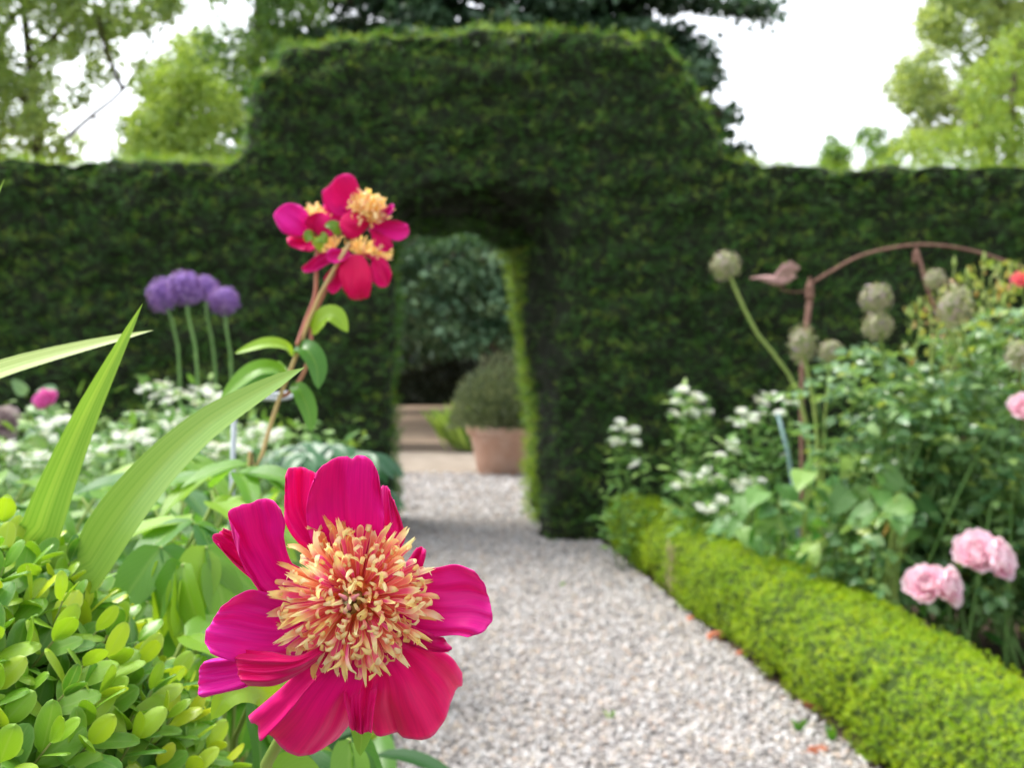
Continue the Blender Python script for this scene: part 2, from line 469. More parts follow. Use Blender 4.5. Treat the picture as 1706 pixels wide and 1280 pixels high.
M_SWORDPALE = leaf_mat('pale_sword_leaf', [(0.0, (0.30, 0.44, 0.10)), (1.0, (0.36, 0.48, 0.13))], rough=0.42, trans=0.35, stripes=12, veincol=(0.52, 0.62, 0.26))
M_PEONYLEAF = leaf_mat('peony_leaf', [(0.0, (0.045, 0.17, 0.03)), (0.4, (0.12, 0.30, 0.025)), (1.0, (0.27, 0.45, 0.03))], rough=0.34, trans=0.42, src='obj', vein=0.35, veincol=(0.28, 0.44, 0.10), spec=0.45, bump=120)
M_PEONYSTUFF = leaf_mat('peony_foliage', [(0.0, (0.015, 0.075, 0.015)), (0.5, (0.045, 0.16, 0.022)), (1.0, (0.13, 0.30, 0.03))], rough=0.4, trans=0.35)
M_ROSELEAF = leaf_mat('rose_leaf', [(0.0, (0.07, 0.18, 0.07)), (0.5, (0.17, 0.31, 0.13)), (0.85, (0.26, 0.41, 0.15)), (1.0, (0.40, 0.49, 0.11))], rough=0.24, trans=0.36, src='obj', spec=0.7, vein=0.2, veincol=(0.16, 0.30, 0.12))
M_ROSESTUFF = leaf_mat('rose_foliage', [(0.0, (0.06, 0.16, 0.06)), (0.5, (0.15, 0.29, 0.12)), (0.85, (0.24, 0.39, 0.13)), (1.0, (0.38, 0.48, 0.10))], rough=0.24, trans=0.34, spec=0.7)
M_ROSETIP = leaf_mat('rose_tip', [(0.0, (0.20, 0.32, 0.07)), (0.75, (0.36, 0.40, 0.10)), (1.0, (0.40, 0.20, 0.09))], rough=0.4, trans=0.35)
M_BROAD = leaf_mat('broad_leaf', [(0.0, (0.08, 0.22, 0.06)), (0.6, (0.17, 0.34, 0.08)), (1.0, (0.34, 0.50, 0.11))], rough=0.45, trans=0.35, src='obj', vein=0.3, veincol=(0.30, 0.46, 0.18))
M_HERB = leaf_mat('herb_leaf', [(0.0, (0.05, 0.17, 0.03)), (0.5, (0.13, 0.28, 0.055)), (1.0, (0.27, 0.42, 0.10))], rough=0.5, trans=0.3)
M_HERBDARK = leaf_mat('dark_herb_leaf', [(0.0, (0.02, 0.09, 0.035)), (1.0, (0.06, 0.19, 0.07))], rough=0.35, trans=0.2, src='obj', vein=0.2, veincol=(0.1, 0.25, 0.1))
M_WHITEFL = leaf_mat('white_floret', [(0.0, (0.62, 0.70, 0.58)), (0.5, (0.80, 0.82, 0.78)), (1.0, (0.86, 0.86, 0.86))], rough=0.6, trans=0.25, tcol=1.0)
M_PURPLE = leaf_mat('purple_floret', [(0.0, (0.17, 0.07, 0.36)), (0.5, (0.30, 0.16, 0.56)), (1.0, (0.45, 0.29, 0.70))], rough=0.6, trans=0.3, tcol=1.0)
M_SEED = leaf_mat('seed_floret', [(0.0, (0.24, 0.30, 0.13)), (0.45, (0.42, 0.42, 0.26)), (0.75, (0.48, 0.38, 0.38)), (1.0, (0.38, 0.27, 0.44))], rough=0.7, trans=0.2, tcol=1.0)
M_RUST = plain_mat('rusty_iron', (0.15, 0.075, 0.055), (0.27, 0.15, 0.115), 60, 0.85, bump=0.002)
M_RUSTPALE = plain_mat('pale_rusty_iron', (0.36, 0.20, 0.19), (0.50, 0.32, 0.30), 40, 0.85, bump=0.002)
M_ZINC = plain_mat('grey_steel', (0.35, 0.40, 0.45), (0.48, 0.52, 0.56), 40, 0.45)
M_BLUECANE = plain_mat('blue_green_cane', (0.20, 0.34, 0.34), (0.30, 0.44, 0.44), 40, 0.5)
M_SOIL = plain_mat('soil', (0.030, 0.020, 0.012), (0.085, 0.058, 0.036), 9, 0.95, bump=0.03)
M_TAN = plain_mat('tan_ground', (0.21, 0.145, 0.095), (0.31, 0.23, 0.16), 1.4, 0.95, bump=0.01)
M_GBASE = plain_mat('gravel_bed', (0.30, 0.28, 0.27), (0.46, 0.44, 0.43), 70, 0.9, bump=0.01)
M_GBASEFAR = plain_mat('sandy_path', (0.22, 0.18, 0.14), (0.31, 0.26, 0.21), 4, 0.95, bump=0.01)
M_TERRA = plain_mat('terracotta', (0.44, 0.25, 0.17), (0.54, 0.37, 0.29), 5, 0.85, bump=0.004)
M_BRICK = plain_mat('brick_red', (0.42, 0.13, 0.07), (0.52, 0.22, 0.13), 30, 0.9, bump=0.004)
M_STRAW = plain_mat('dry_twigs', (0.30, 0.24, 0.14), (0.45, 0.36, 0.22), 60, 0.9)
M_PETAL = petal_mat('peony_petal', (0.80, 0.005, 0.23), (0.83, 0.008, 0.24), (0.50, 0.004, 0.19), trans=0.18)
M_PETALRED = petal_mat('peony_petal_outer', (0.74, 0.006, 0.14), (0.74, 0.006, 0.15), (0.60, 0.006, 0.13), trans=0.2)
M_PETALPINK = petal_mat('peony_petal_pink', (0.80, 0.012, 0.32), (0.82, 0.022, 0.35), (0.70, 0.008, 0.28), trans=0.24)
M_PETALOID = petaloid_mat('peony_petaloid')
M_CARPEL = plain_mat('carpel', (0.16, 0.11, 0.025), (0.30, 0.22, 0.06), 150, 0.55)
M_STIGMA = plain_mat('stigma', (0.62, 0.16, 0.22), (0.66, 0.26, 0.26), 100, 0.5)
M_RECEPT = plain_mat('receptacle', (0.55, 0.14, 0.03), (0.68, 0.24, 0.05), 200, 0.7)
M_ROSE = petal_mat('rose_petal', (0.91, 0.52, 0.67), (0.93, 0.76, 0.83), (0.88, 0.33, 0.52), trans=0.35)
M_HOTPINK = petal_mat('hot_pink_petal', (0.76, 0.13, 0.50), (0.80, 0.22, 0.58), (0.7, 0.08, 0.4))
M_CORAL = petal_mat('coral_rose_petal', (0.85, 0.16, 0.17), (0.88, 0.26, 0.27), (0.75, 0.1, 0.1))

# ------------------------------------------------------------------ the ground
def sheet(name, pts, z, mat, kind='structure'):
    V = [(p[0], p[1], z) for p in pts]
    return mobj(name, V, [tuple(range(len(V)))], mat, kind=kind, smooth=False)
sheet('ground', [(-300, -60), (300, -60), (300, 500), (-300, 500)], 0.0, M_SOIL)
XL = lambda d: -0.362 - (d - 2.77) * 0.112     # left and right edge of the path at distance d
XR = lambda d: 0.975 - (d - 2.77) * 0.1185
o = sheet('gravel_path', [(XL(0.3), 0.3), (XR(0.3), 0.3), (XR(7.4), 7.4), (XL(7.4), 7.4)], 0.004, M_GBASE)
sheet('courtyard', [(-9, 7.45), (9, 7.45), (9, 10.75), (-9, 10.75)], 0.004, M_GBASE)
sheet('sandy_path', [(-12, 10.75), (12, 10.75), (12, 13.6), (-12, 13.6)], 0.004, M_GBASEFAR)
sheet('painted_shadow_band', [(-12, 13.6), (12, 13.6), (12, 15.3), (-12, 15.3)], 0.004, M_SOIL)  # dark sheet painting in the shadow that crosses the ground here
sheet('bare_ground', [(-30, 15.3), (30, 15.3), (30, 36), (-30, 36)], 0.004, M_TAN)

# gravel: separate stones
def ico():
    """an eight-cornered pebble"""
    V = [(0, 0, 1), (0, 0, -1)] + [(math.cos(k * PI / 3), math.sin(k * PI / 3), 0.25 * (-1) ** k) for k in range(6)]
    T = [(0, 2 + k, 2 + (k + 1) % 6) for k in range(6)] + [(1, 2 + (k + 1) % 6, 2 + k) for k in range(6)]
    return np.array(V, float), np.array(T)
IV, IT = ico()
def stone_mat():
    return leaf_mat('gravel_stone', [(0.0, (0.17, 0.16, 0.155)), (0.14, (0.32, 0.30, 0.295)), (0.35, (0.45, 0.405, 0.38)), (0.5, (0.42, 0.405, 0.40)), (0.68, (0.52, 0.45, 0.37)), (0.73, (0.50, 0.38, 0.31)), (0.78, (0.52, 0.505, 0.50)), (1.0, (0.64, 0.63, 0.63))], rough=0.75, trans=0, spec=0.3)
M_STONE = stone_mat()
gv, gf, gt = [], [], []
nb = 0
for (d0, d1, dens, s0, s1) in ((1.6, 4.0, 4600, 0.005, 0.0115), (4.0, 7.45, 3000, 0.006, 0.0125), (7.45, 10.8, 1000, 0.010, 0.02)):
    n = int(dens * (d1 - d0) * 1.55)
    y = rng.uniform(d0, d1, n)
    if d0 < 7:
        x = XL(y) - 0.03 + rng.random(n) * (XR(y) - XL(y) + 0.06)
    else:
        x = rng.uniform(-1.45, 0.75, n)
    s = rng.uniform(s0, s1, n)
    tv = IV * (1 + 0.0)
    R = frames(rand_dirs(n), rand_dirs(n))
    sc3 = np.stack([s * rng.uniform(0.8, 1.35, n), s * rng.uniform(0.7, 1.1, n), s * rng.uniform(0.5, 0.8, n)], 1)
    V, Fc = scatter(tv, IT, np.stack([x, y, 0.006 + s * rng.uniform(0, 0.75, n)], 1), R, sc3)
    V = V + (rng.random(V.shape) - 0.5) * np.repeat(s, len(IV))[:, None] * 0.45
    gv.append(V); gf.append(Fc + nb); nb += len(V)
    gt.append(np.repeat(rng.random(n), len(IV)))
mobj('gravel', np.concatenate(gv), np.concatenate(gf), M_STONE, tint=np.concatenate(gt), kind='stuff', smooth=False,
     label='pale mixed gravel covering the path')

# ------------------------------------------------------------------ clipped yew hedge with its archway
hy = 6.4
def fx(x): return (x - 853.0) / (F / hy)
def fz(y): return H + (620.0 - y) / (F / hy)
front = [(-9.0, -0.05), (-9.0, fz(262)), (fx(386), fz(262)), (fx(390), fz(235)), (fx(397), fz(200)), (fx(407), fz(165)), (fx(420), fz(134)), (fx(437), fz(109)), (fx(460), fz(89)), (fx(492), fz(75)), (fx(545), fz(63)),
         (fx(610), fz(54)), (fx(730), fz(46)), (fx(880), fz(42)), (fx(1010), fz(44)), (fx(1065), fz(49)), (fx(1108), fz(61)), (fx(1140), fz(82)), (fx(1160), fz(110)), (fx(1176), fz(146)), (fx(1187), fz(180)),
         (fx(1195), fz(214)), (fx(1218), fz(270)), (9.0, fz(276)), (9.0, -0.05),
         (fx(905), -0.05), (fx(918), fz(760)), (fx(930), fz(600)), (fx(940), fz(420)), (fx(940), fz(322)), (fx(800), fz(312)), (fx(657), fz(318)),
         (fx(654), fz(420)), (fx(656), fz(600)), (fx(656), fz(760)), (fx(652), -0.05)]
back = [list(p) for p in front]
NI = len(front) - 29
inner = {18: (0.13, -0.05), 19: (0.10, 0.6), 20: (0.07, 1.2), 21: (0.0, 1.75), 22: (-0.06, 1.98), 23: (-0.45, 2.12), 24: (-0.86, 2.09),
         25: (-0.90, 1.8), 26: (-0.90, 1.2), 27: (-0.89, 0.6), 28: (-0.88, -0.05)}
for k, v in inner.items():
    back[k + NI] = v
me = bpy.data.meshes.new('hedge_tmp')
n = len(front)
V = [(p[0], hy, p[1]) for p in front] + [(p[0], hy + 1.1, p[1]) for p in back]
Fc = [tuple(range(n)), tuple(range(2 * n - 1, n - 1, -1))] + [((i + 1) % n, i, n + i, n + (i + 1) % n) for i in range(n)]
me.from_pydata(V, [], Fc)
bm = bmesh.new(); bm.from_mesh(me); bmesh.ops.recalc_face_normals(bm, faces=bm.faces); bmesh.ops.triangulate(bm, faces=bm.faces); bm.to_mesh(me); bm.free()
HV, HT, HN = remeshed(me, 0.042, 3)
HV = HV + HN * ((vnoise(HV, 2.2, 1) - 0.5) * 0.10 + (vnoise(HV, 6.5, 2) - 0.5) * 0.06 + (vnoise(HV * np.array([0.7, 1, 1.2]), 15, 3) - 0.5) * 0.085)[:, None]
yew = empty('yew_hedge', (-0.3, hy + 0.55, 0), 'tall dark clipped yew hedge with a raised arch over the gravel path', 'hedge')
mobj('hedge_core', HV - HN * 0.035, HT, M_YEWCORE, yew)
# sprig: a short shoot with flat needles on both sides
def sprig_template():
    V, T = [], []
    for k in range(6):
        s = 1 if k % 2 else -1
        y0 = 0.06 + 0.15 * k
        l = 0.40 * (1 - 0.05 * k)
        a = (0.0, y0 - 0.045, 0); b = (0.0, y0 + 0.045, 0); c = (s * l * 0.85, y0 + l * 0.55, 0.05 * (k % 3) - 0.03)
        i = len(V); V += [a, b, c]; T.append((i, i + 1, i + 2))
    i = len(V); V += [(-0.05, 0.85, 0), (0.05, 0.85, 0), (0.0, 1.25, 0.05)]; T.append((i, i + 1, i + 2))
    return np.array(V, float), np.array(T)
SV, ST = sprig_template()
NS = 118000
def wf(c, nn):
    w = np.where(nn[:, 1] < -0.2, 1.0, 0.5)
    w = np.where((c[:, 1] > hy + 1.0), 0.25, w)
    w = np.where(nn[:, 2] > 0.4, 1.6, w)
    ins = (c[:, 0] > -1.0) & (c[:, 0] < 0.45) & (c[:, 2] < 2.4) & (nn[:, 1] > -0.75)
    w = np.where(ins & (c[:, 1] < hy + 0.72), 0.13, w)
    w = np.where(ins & (c[:, 1] >= hy + 0.72), 2.2, w)
    return w * np.where(np.abs(c[:, 0]) > 3.9, 0.3, 1.0)
pp, nn = sample_mesh(HV, HT, NS, wf)
tang = nrm(rand_dirs(NS) * np.array([1.3, 1.0, 0.7]))
dirs = nrm(nn * (rng.uniform(0.25, 1.0, NS) * np.where(nn[:, 2] > 0.5, 0.45, 1.0))[:, None] + tang * 0.8 + np.array([0, 0, 0.18]))
R = frames(dirs, nn + 0.7 * rand_dirs(NS))
sz = rng.uniform(0.034, 0.064, NS) * np.where(nn[:, 2] > 0.5, 0.8, 1.0)
V, Fc = scatter(SV, ST, pp + nn * rng.uniform(-0.04, 0.012, NS)[:, None], R, sz)
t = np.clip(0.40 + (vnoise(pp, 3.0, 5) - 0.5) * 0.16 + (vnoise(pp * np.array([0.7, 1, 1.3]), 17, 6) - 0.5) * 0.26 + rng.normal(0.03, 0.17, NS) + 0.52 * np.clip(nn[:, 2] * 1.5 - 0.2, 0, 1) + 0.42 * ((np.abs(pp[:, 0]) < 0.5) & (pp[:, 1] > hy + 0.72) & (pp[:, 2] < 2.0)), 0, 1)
# crest tint: fresh growth plus painted skylight; rear jamb tint is painted sunlight
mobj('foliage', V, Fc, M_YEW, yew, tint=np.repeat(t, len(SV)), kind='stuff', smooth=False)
# one long shoot that has escaped the shears
tw = cr([P(818, 62, 6.6), P(816, 38, 6.6), P(822, 14, 6.6)], 8)
v_, f_ = tube(tw, [0.004, 0.0015], 5)
mobj('stray_shoot', v_, f_, M_PALESTEM, yew)

# ------------------------------------------------------------------ low box edging
def rosette_template():
    V, Q = [], []
    lv = np.array([(0, 0, 0), (0.30, 0.45, 0.09), (0.20, 0.86, 0.05), (0, 1.0, -0.08), (-0.20, 0.86, 0.05), (-0.30, 0.45, 0.09)], float)
    lf = np.array([[0, 1, 2, 3], [0, 3, 4, 5]])
    T = []
    for k in range(6):
        an = k * 2.4
        tilt = 0.35 + 0.19 * k
        y = np.array([math.cos(an) * math.sin(tilt), math.sin(an) * math.sin(tilt), math.cos(tilt)])
        z = np.array([-math.cos(an) * math.cos(tilt), -math.sin(an) * math.cos(tilt), math.sin(tilt)])
        Rr = frames(y[None], z[None])[0]
        i = sum(len(a) for a in V)
        V.append(lv @ Rr.T * (0.6 + 0.07 * k) + np.array([0, 0, 0.5 - 0.1 * k])); Q.append(lf + i)
    return np.concatenate(V), np.concatenate(Q)
RV, RQ = rosette_template()
def edging(name, xfun, w, h, d0, d1, N, label, sign, seed):
    """a low clipped hedge along the path; xfun gives the path-side foot"""
    prof = [(0.02, 0), (-0.01, 0.10), (0.0, h * 0.75), (0.05, h * 0.96), (w * 0.5, h + 0.012), (w - 0.05, h * 0.97), (w, h * 0.75), (w, 0)]
    L = 40
    V = []
    for i in range(L):
        d = d0 + (d1 - d0) * i / (L - 1)
        for (a, z) in prof:
            V.append((xfun(d) + sign * a, d, z))
    k = len(prof)
    Fc = []
    for i in range(L - 1):
        for j in range(k - 1):
            Fc.append((i * k + j, (i + 1) * k + j, (i + 1) * k + j + 1, i * k + j + 1))
    Fc.append(tuple(range(k))); Fc.append(tuple(range((L - 1) * k, L * k)))
    for i in range(L - 1):
        Fc.append((i * k, i * k + k - 1, (i + 1) * k + k - 1, (i + 1) * k))
    me = bpy.data.meshes.new('tmp'); me.from_pydata(V, [], Fc)
    bm = bmesh.new(); bm.from_mesh(me); bmesh.ops.recalc_face_normals(bm, faces=bm.faces); bmesh.ops.triangulate(bm, faces=bm.faces); bm.to_mesh(me); bm.free()
    V, T, Nn = remeshed(me, 0.03, 4)
    V = V + Nn * ((vnoise(V, 4, seed) - 0.5) * 0.045 + (vnoise(V, 14, seed + 1) - 0.5) * 0.05)[:, None]
    e = empty(name, (xfun((d0 + d1) / 2) + sign * w / 2, (d0 + d1) / 2, 0), label, 'hedge', 'low box hedges edging the path')
    mobj('hedge_core', V - Nn * 0.022, T, M_BOXCORE, e)
    p, q = sample_mesh(V, T, N, lambda c, m_: np.where(m_[:, 2] < -0.5, 0.02, 1.0))
    y = nrm(q + 0.55 * rand_dirs(N) + np.array([0, 0, 0.35]))
    # rosette axis is its local z
    R = frames(np.cross(y, rand_dirs(N)), y)
    s = rng.uniform(0.0085, 0.0135, N)
    tt = np.clip(0.45 + (vnoise(p, 7, seed + 2) - 0.5) * 0.3 + rng.normal(0, 0.17, N), 0, 1)
    V2, F2 = scatter(RV, RQ, p + q * rng.uniform(-0.022, 0.012, N)[:, None], R, s)
    mobj('foliage', V2, F2, M_BOXEDGE, e, tint=np.repeat(tt, len(RV)), kind='stuff')
    return e
be = edging('box_hedge', lambda d: XR(d) + 0.03, 0.36, 0.325, 2.0, 6.25, 21000, 'low bright green box hedge along the right of the gravel path under the roses', 1, 11)
# dry bald patch on the path side of the hedge
mb = MB()
for k in range(46):
    c = np.array([XR(4.72) + 0.015, 4.72, 0.17]) + np.array([rng.uniform(-0.02, 0.015), rng.uniform(-0.05, 0.05), rng.uniform(-0.11, 0.11)])
    dd = nrm(rng.normal(size=3) + np.array([-0.3, 0, 0.8])) * rng.uniform(0.02, 0.05)
    v_, f_ = tube([c - dd, c + dd], [0.0022, 0.0012], 4); mb.add(v_, f_)
mb.build('bare_twigs', M_STRAW, be)
edging('box_hedge', lambda d: XL(d) - 0.03, 0.34, 0.28, 1.75, 6.2, 8000, 'low lime green box hedge at the left path edge, glimpsed under the large peony', -1, 21)

# fragments of brick and weeds along the foot of the hedge
def brick_bit(x, y, sx, sy, sz, rz, label):
    d = H * F / (y - 620.0)
    c = P(x, y, d); c[2] = 0.008
    bm = bmesh.new(); bmesh.ops.create_cube(bm, size=1.0)
    bmesh.ops.scale(bm, verts=bm.verts, vec=(sx, sy, sz))
    bmesh.ops.bevel(bm, geom=list(bm.edges), offset=min(sx, sy, sz) * 0.25, segments=2, affect='EDGES')
    for v in bm.verts:
        v.co += Vector([(random.random() - .5) * sz * 0.3 for _ in range(3)])
    me = bpy.data.meshes.new('brick_fragment'); bm.to_mesh(me); bm.free(); me.materials.append(M_BRICK)
    o = obj('brick_fragment', me, label=label, cat='brick', group='broken bricks along the foot of the box hedge')
    o.location = (c[0], c[1], sz * 0.42); o.rotation_euler = (0.1, -0.08, rz)
brick_bit(1192, 1066, 0.07, 0.05, 0.03, 0.4, 'red brick fragment half way along the foot of the right box hedge')
brick_bit(1150, 1036, 0.05, 0.03, 0.022, 1.1, 'small orange brick chip beside the path, next one beyond the middle fragment')
brick_bit(1234, 1098, 0.055, 0.03, 0.03, 0.8, 'brown brick piece tucked under the box hedge, nearer than the middle fragment')
brick_bit(1362, 1258, 0.06, 0.03, 0.026, 0.3, 'orange brick piece lying out on the gravel near the bottom edge')
brick_bit(1468, 1252, 0.10, 0.055, 0.035, 2.6, 'large dark red brick fragment against the hedge foot at the bottom right')
brick_bit(1352, 1180, 0.08, 0.03, 0.02, 2.5, 'dull brown brick sliver at the hedge foot just beyond the large fragment')

def weed(x, y, h, n, label):
    d = H * F / (y - 620.0); c = P(x, y, d); c[2] = 0
    e = empty('weed_tuft', c, label, 'weed', 'green weeds in the gravel')
    for k in range(n):
        a = rng.uniform(0, 2 * PI); r = rng.uniform(0.2, 0.7)
        top = c + np.array([math.cos(a) * r * h, math.sin(a) * r * h, h * rng.uniform(0.6, 1.0)])
        spine_leaf('leaf', [c, (c + top) / 2 + np.array([0, 0, h * 0.15]), top], h * 0.28, 'lance', M_PEONYLEAF, e, nu=6, nv=3)
weed(1018, 1204, 0.04, 5, 'thin upright green weed alone in the middle of the gravel')
weed(1330, 1222, 0.05, 6, 'upright green weed on the gravel beside the box hedge')
weed(1386, 1240, 0.055, 9, 'spreading grey-green weed above the orange brick piece')
weed(936, 980, 0.035, 5, 'tiny weed in the gravel near the arch')

# ------------------------------------------------------------------ trees behind the hedge
TV = np.array([(0, 0, 0), (0.42, 0.45, 0.12), (0, 1.0, -0.05), (-0.42, 0.45, 0.12)], float)
TF = np.array([[0, 1, 2, 3]])
def crown(parent, C, rad, nleaf, size, mat, tjit=0.18, squash=0.8, name='crown', tbase=0.5):
    C = np.asarray(C, float); N = len(C) * nleaf
    c = np.repeat(C, nleaf, 0)
    off = rand_dirs(N) * (rng.random(N) ** 0.5)[:, None] * np.repeat(np.broadcast_to(rad, (len(C),)), nleaf)[:, None]
    off[:, 2] *= squash
    R = frames(rand_dirs(N) + np.array([0, 0, -0.25]), rand_dirs(N) + np.array([0, 0, 0.7]))
    tc = np.repeat(rng.normal(tbase, 0.18, len(C)), nleaf)
    t = np.clip(tc + rng.normal(0, tjit, N), 0, 1)
    V, Fc = scatter(TV, TF, c + off, R, rng.uniform(0.7, 1.25, N) * size)
    return mobj(name, V, Fc, mat, parent, tint=np.repeat(t, 4))

M_LEAFA = leaf_mat('tree_leaf', [(0.0, (0.17, 0.26, 0.09)), (0.5, (0.29, 0.42, 0.15)), (1.0, (0.42, 0.55, 0.23))], rough=0.5, trans=0.5)
M_LEAFB = leaf_mat('light_tree_leaf', [(0.0, (0.15, 0.26, 0.05)), (0.5, (0.26, 0.40, 0.08)), (1.0, (0.37, 0.50, 0.12))], rough=0.5, trans=0.4)
M_LEAFC = leaf_mat('mid_tree_leaf', [(0.0, (0.06, 0.14, 0.04)), (0.5, (0.14, 0.27, 0.06)), (1.0, (0.25, 0.39, 0.09))], rough=0.5, trans=0.35)
M_LEAFD = leaf_mat('pale_tree_leaf', [(0.0, (0.18, 0.27, 0.11)), (0.5, (0.31, 0.42, 0.17)), (1.0, (0.43, 0.53, 0.25))], rough=0.5, trans=0.5)
M_CEDAR = leaf_mat('cedar_needle', [(0.0, (0.013, 0.038, 0.019)), (0.5, (0.034, 0.09, 0.042)), (1.0, (0.09, 0.18, 0.085))], rough=0.55, trans=0.12)
M_CEDARLIT = leaf_mat('cedar_needle_lit', [(0.0, (0.03, 0.08, 0.038)), (0.5, (0.075, 0.165, 0.08)), (1.0, (0.17, 0.28, 0.15))], rough=0.55, trans=0.15)  # lighter copy of the cedar needles; light on low boughs is painted in
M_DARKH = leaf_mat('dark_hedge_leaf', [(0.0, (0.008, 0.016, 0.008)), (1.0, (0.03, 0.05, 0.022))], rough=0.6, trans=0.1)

def px_clumps(n, xr, yr, d, dj, keep):
    out = []
    while len(out) < n:
        x, y = rng.uniform(*xr), rng.uniform(*yr)
        if keep(x, y):
            out.append(P(x, y, d + rng.uniform(-dj, dj)))
    return np.array(out)

def limbs(parent, lines, mat=M_BARK):
    for (pts, r) in lines:
        v_, f_ = tube(pts, r, 8, n=14)
        mobj('limb', v_, f_, mat, parent)

# 1: tall airy tree at the left
t1 = empty('broadleaf_tree', P(60, 620, 18) * np.array([1, 1, 0]), 'tall airy broadleaf tree with dark curving limbs beyond the left hedge', 'tree')
base = np.array([P(60, 0, 18)[0], 18, 0])
v_, f_ = tube([base, P(64, 300, 18), P(60, 200, 18), P(48, 90, 18), P(36, -30, 18), P(30, -220, 18)], [0.20, 0.14, 0.10, 0.08, 0.06, 0.03], 10, n=24)
mobj('trunk', v_, f_, M_BARK, t1)
limbs(t1, [([P(66, 330, 18), P(95, 250, 17.9), P(150, 195, 17.7), P(205, 150, 17.5), P(240, 95, 17.4), P(285, 20, 17.4), P(300, -60, 17.4)], [0.055, 0.04, 0.025, 0.012]),
           ([P(62, 200, 18), P(25, 140, 18), P(-10, 80, 18), P(-60, 0, 18)], [0.09, 0.06, 0.02]),
           ([P(-40, 150, 18), P(0, 60, 18), P(28, 22, 18), P(80, -20, 18)], [0.09, 0.06, 0.03]),
           ([P(205, 150, 17.5), P(178, 85, 17.4), P(160, 10, 17.4), P(150, -70, 17.4)], [0.045, 0.03, 0.015]),
           ([P(52, 120, 18), P(90, 60, 18), P(130, 20, 18), P(180, -60, 18)], [0.06, 0.04, 0.015]),
           ([P(150, 195, 17.7), P(200, 205, 17.6), P(250, 190, 17.6)], [0.03, 0.02, 0.008])])
HOLES = [(188, 190, 56), (120, 118, 34), (28, 62, 34), (205, 120, 30), (296, 62, 42), (345, 5, 40), (160, 245, 22), (120, 190, 26), (85, 150, 20), (232, 75, 18), (20, 175, 22), (100, 45, 16), (392, -5, 40)]
def keep1(x, y):
    if any((x - a) ** 2 + (y - b) ** 2 < r * r for a, b, r in HOLES): return False
    dens = 1.0 if y < 80 or x < 80 else 0.72
    return rng.random() < dens
C = px_clumps(820, (-260, 335), (-230, 272), 18, 1.6, keep1)
crown(t1, C, rng.uniform(0.20, 0.42, len(C)), 46, 0.115, M_LEAFA)

# 2: light green tree between
t2 = empty('broadleaf_tree', P(300, 620, 15) * np.array([1, 1, 0]), 'rounded light yellow-green tree just left of the hedge arch', 'tree')
v_, f_ = tube([np.array([P(300, 0, 15)[0], 15, 0]), P(298, 330, 15), P(300, 200, 15), P(300, 110, 15)], [0.16, 0.12, 0.08, 0.03], 8, n=12)
mobj('trunk', v_, f_, M_BARK, t2)
def el(cx, cy, rx, ry): return lambda x, y: ((x - cx) / rx) ** 2 + ((y - cy) / ry) ** 2
e2, e2b = el(305, 180, 75, 92), el(245, 222, 45, 50)
C = px_clumps(240, (190, 420), (60, 330), 15, 0.7, lambda x, y: e2(x, y) < 0.35 + 1.3 * vnoise(np.array([[x, y, 0.0]]), 0.03, 3)[0] or e2b(x, y) < 1 or y > 240 and abs(x - 290) < 80)
crown(t2, C, rng.uniform(0.16, 0.34, len(C)), 36, 0.085, M_LEAFB)
# 3: darker tree behind it
t3 = empty('broadleaf_tree', P(425, 620, 21) * np.array([1, 1, 0]), 'mid green tree with sky glimpses rising behind the left shoulder of the arch', 'tree')
v_, f_ = tube([np.array([P(430, 0, 21)[0], 21, 0]), P(430, 300, 21), P(425, 150, 21), P(430, 20, 21), P(430, -120, 21)], [0.25, 0.2, 0.14, 0.10, 0.04], 8, n=14)
mobj('trunk', v_, f_, M_BARK, t3)
e3, e3b, e3c = el(420, 110, 95, 120), el(455, -60, 120, 120), el(395, 240, 70, 60)
h3 = [(440, 66, 13), (398, 108, 12), (395, 12, 34), (372, 60, 12), (455, 130, 9)]
C = px_clumps(420, (300, 580), (-200, 330), 21, 1.5, lambda x, y: (e3(x, y) < 1 or e3b(x, y) < 1 or e3c(x, y) < 1) and not any((x - a) ** 2 + (y - b) ** 2 < r * r for a, b, r in h3))
crown(t3, C, rng.uniform(0.22, 0.42, len(C)), 36, 0.12, M_LEAFC)

# 4: big cedar behind the arch
cd = 26.0
t4 = empty('cedar_tree', (-0.3, cd, 0), 'large dark blue-green cedar with layered boughs behind the hedge arch', 'tree')
v_, f_ = tube([(-0.3, cd, 0), (-0.3, cd, 6), (-0.2, cd, 12), (-0.1, cd, 19)], [0.55, 0.45, 0.3, 0.05], 12, n=16)
mobj('trunk', v_, f_, M_BARK, t4)
CC, CR_ = [], []
mbl = MB()
def bough(z0, az, length, droop, dens=1.0):
    p0 = np.array([-0.3, cd, z0]); h = np.array([math.cos(az), math.sin(az), 0])
    pts = [p0 + h * length * s + np.array([0, 0, length * (0.18 * s - droop * s * s)]) for s in (0, 0.33, 0.66, 1.0)]
    v_, f_ = tube(pts, [0.10, 0.07, 0.03], 6, n=8); mbl.add(v_, f_)
    q = cr(pts, 30)
    side = np.array([-h[1], h[0], 0])
    for i in range(int(34 * dens * length / 6)):
        s = rng.uniform(0.22, 1.0) ** 0.8
        c = q[int(s * 29)]
        wd = 0.9 * (1.12 - s) + 0.25
        CC.append(c + side * rng.normal(0, wd * 0.6) + np.array([0, 0, rng.normal(0.02, 0.10)])); CR_.append(rng.uniform(0.25, 0.5))
for k in range(120):
    z = 1.7 + 15.5 * (k / 120.0)
    prof = np.interp(z, [1.5, 4, 7, 9, 11, 14, 18], [6.5, 7.0, 6.3, 5.0, 4.3, 3.6, 0.8])
    az = k * 2.4 + rng.uniform(-0.3, 0.3)
    bough(z - 0.3, az, prof * rng.uniform(0.82, 1.04), 0.22 + rng.uniform(-0.05, 0.05))
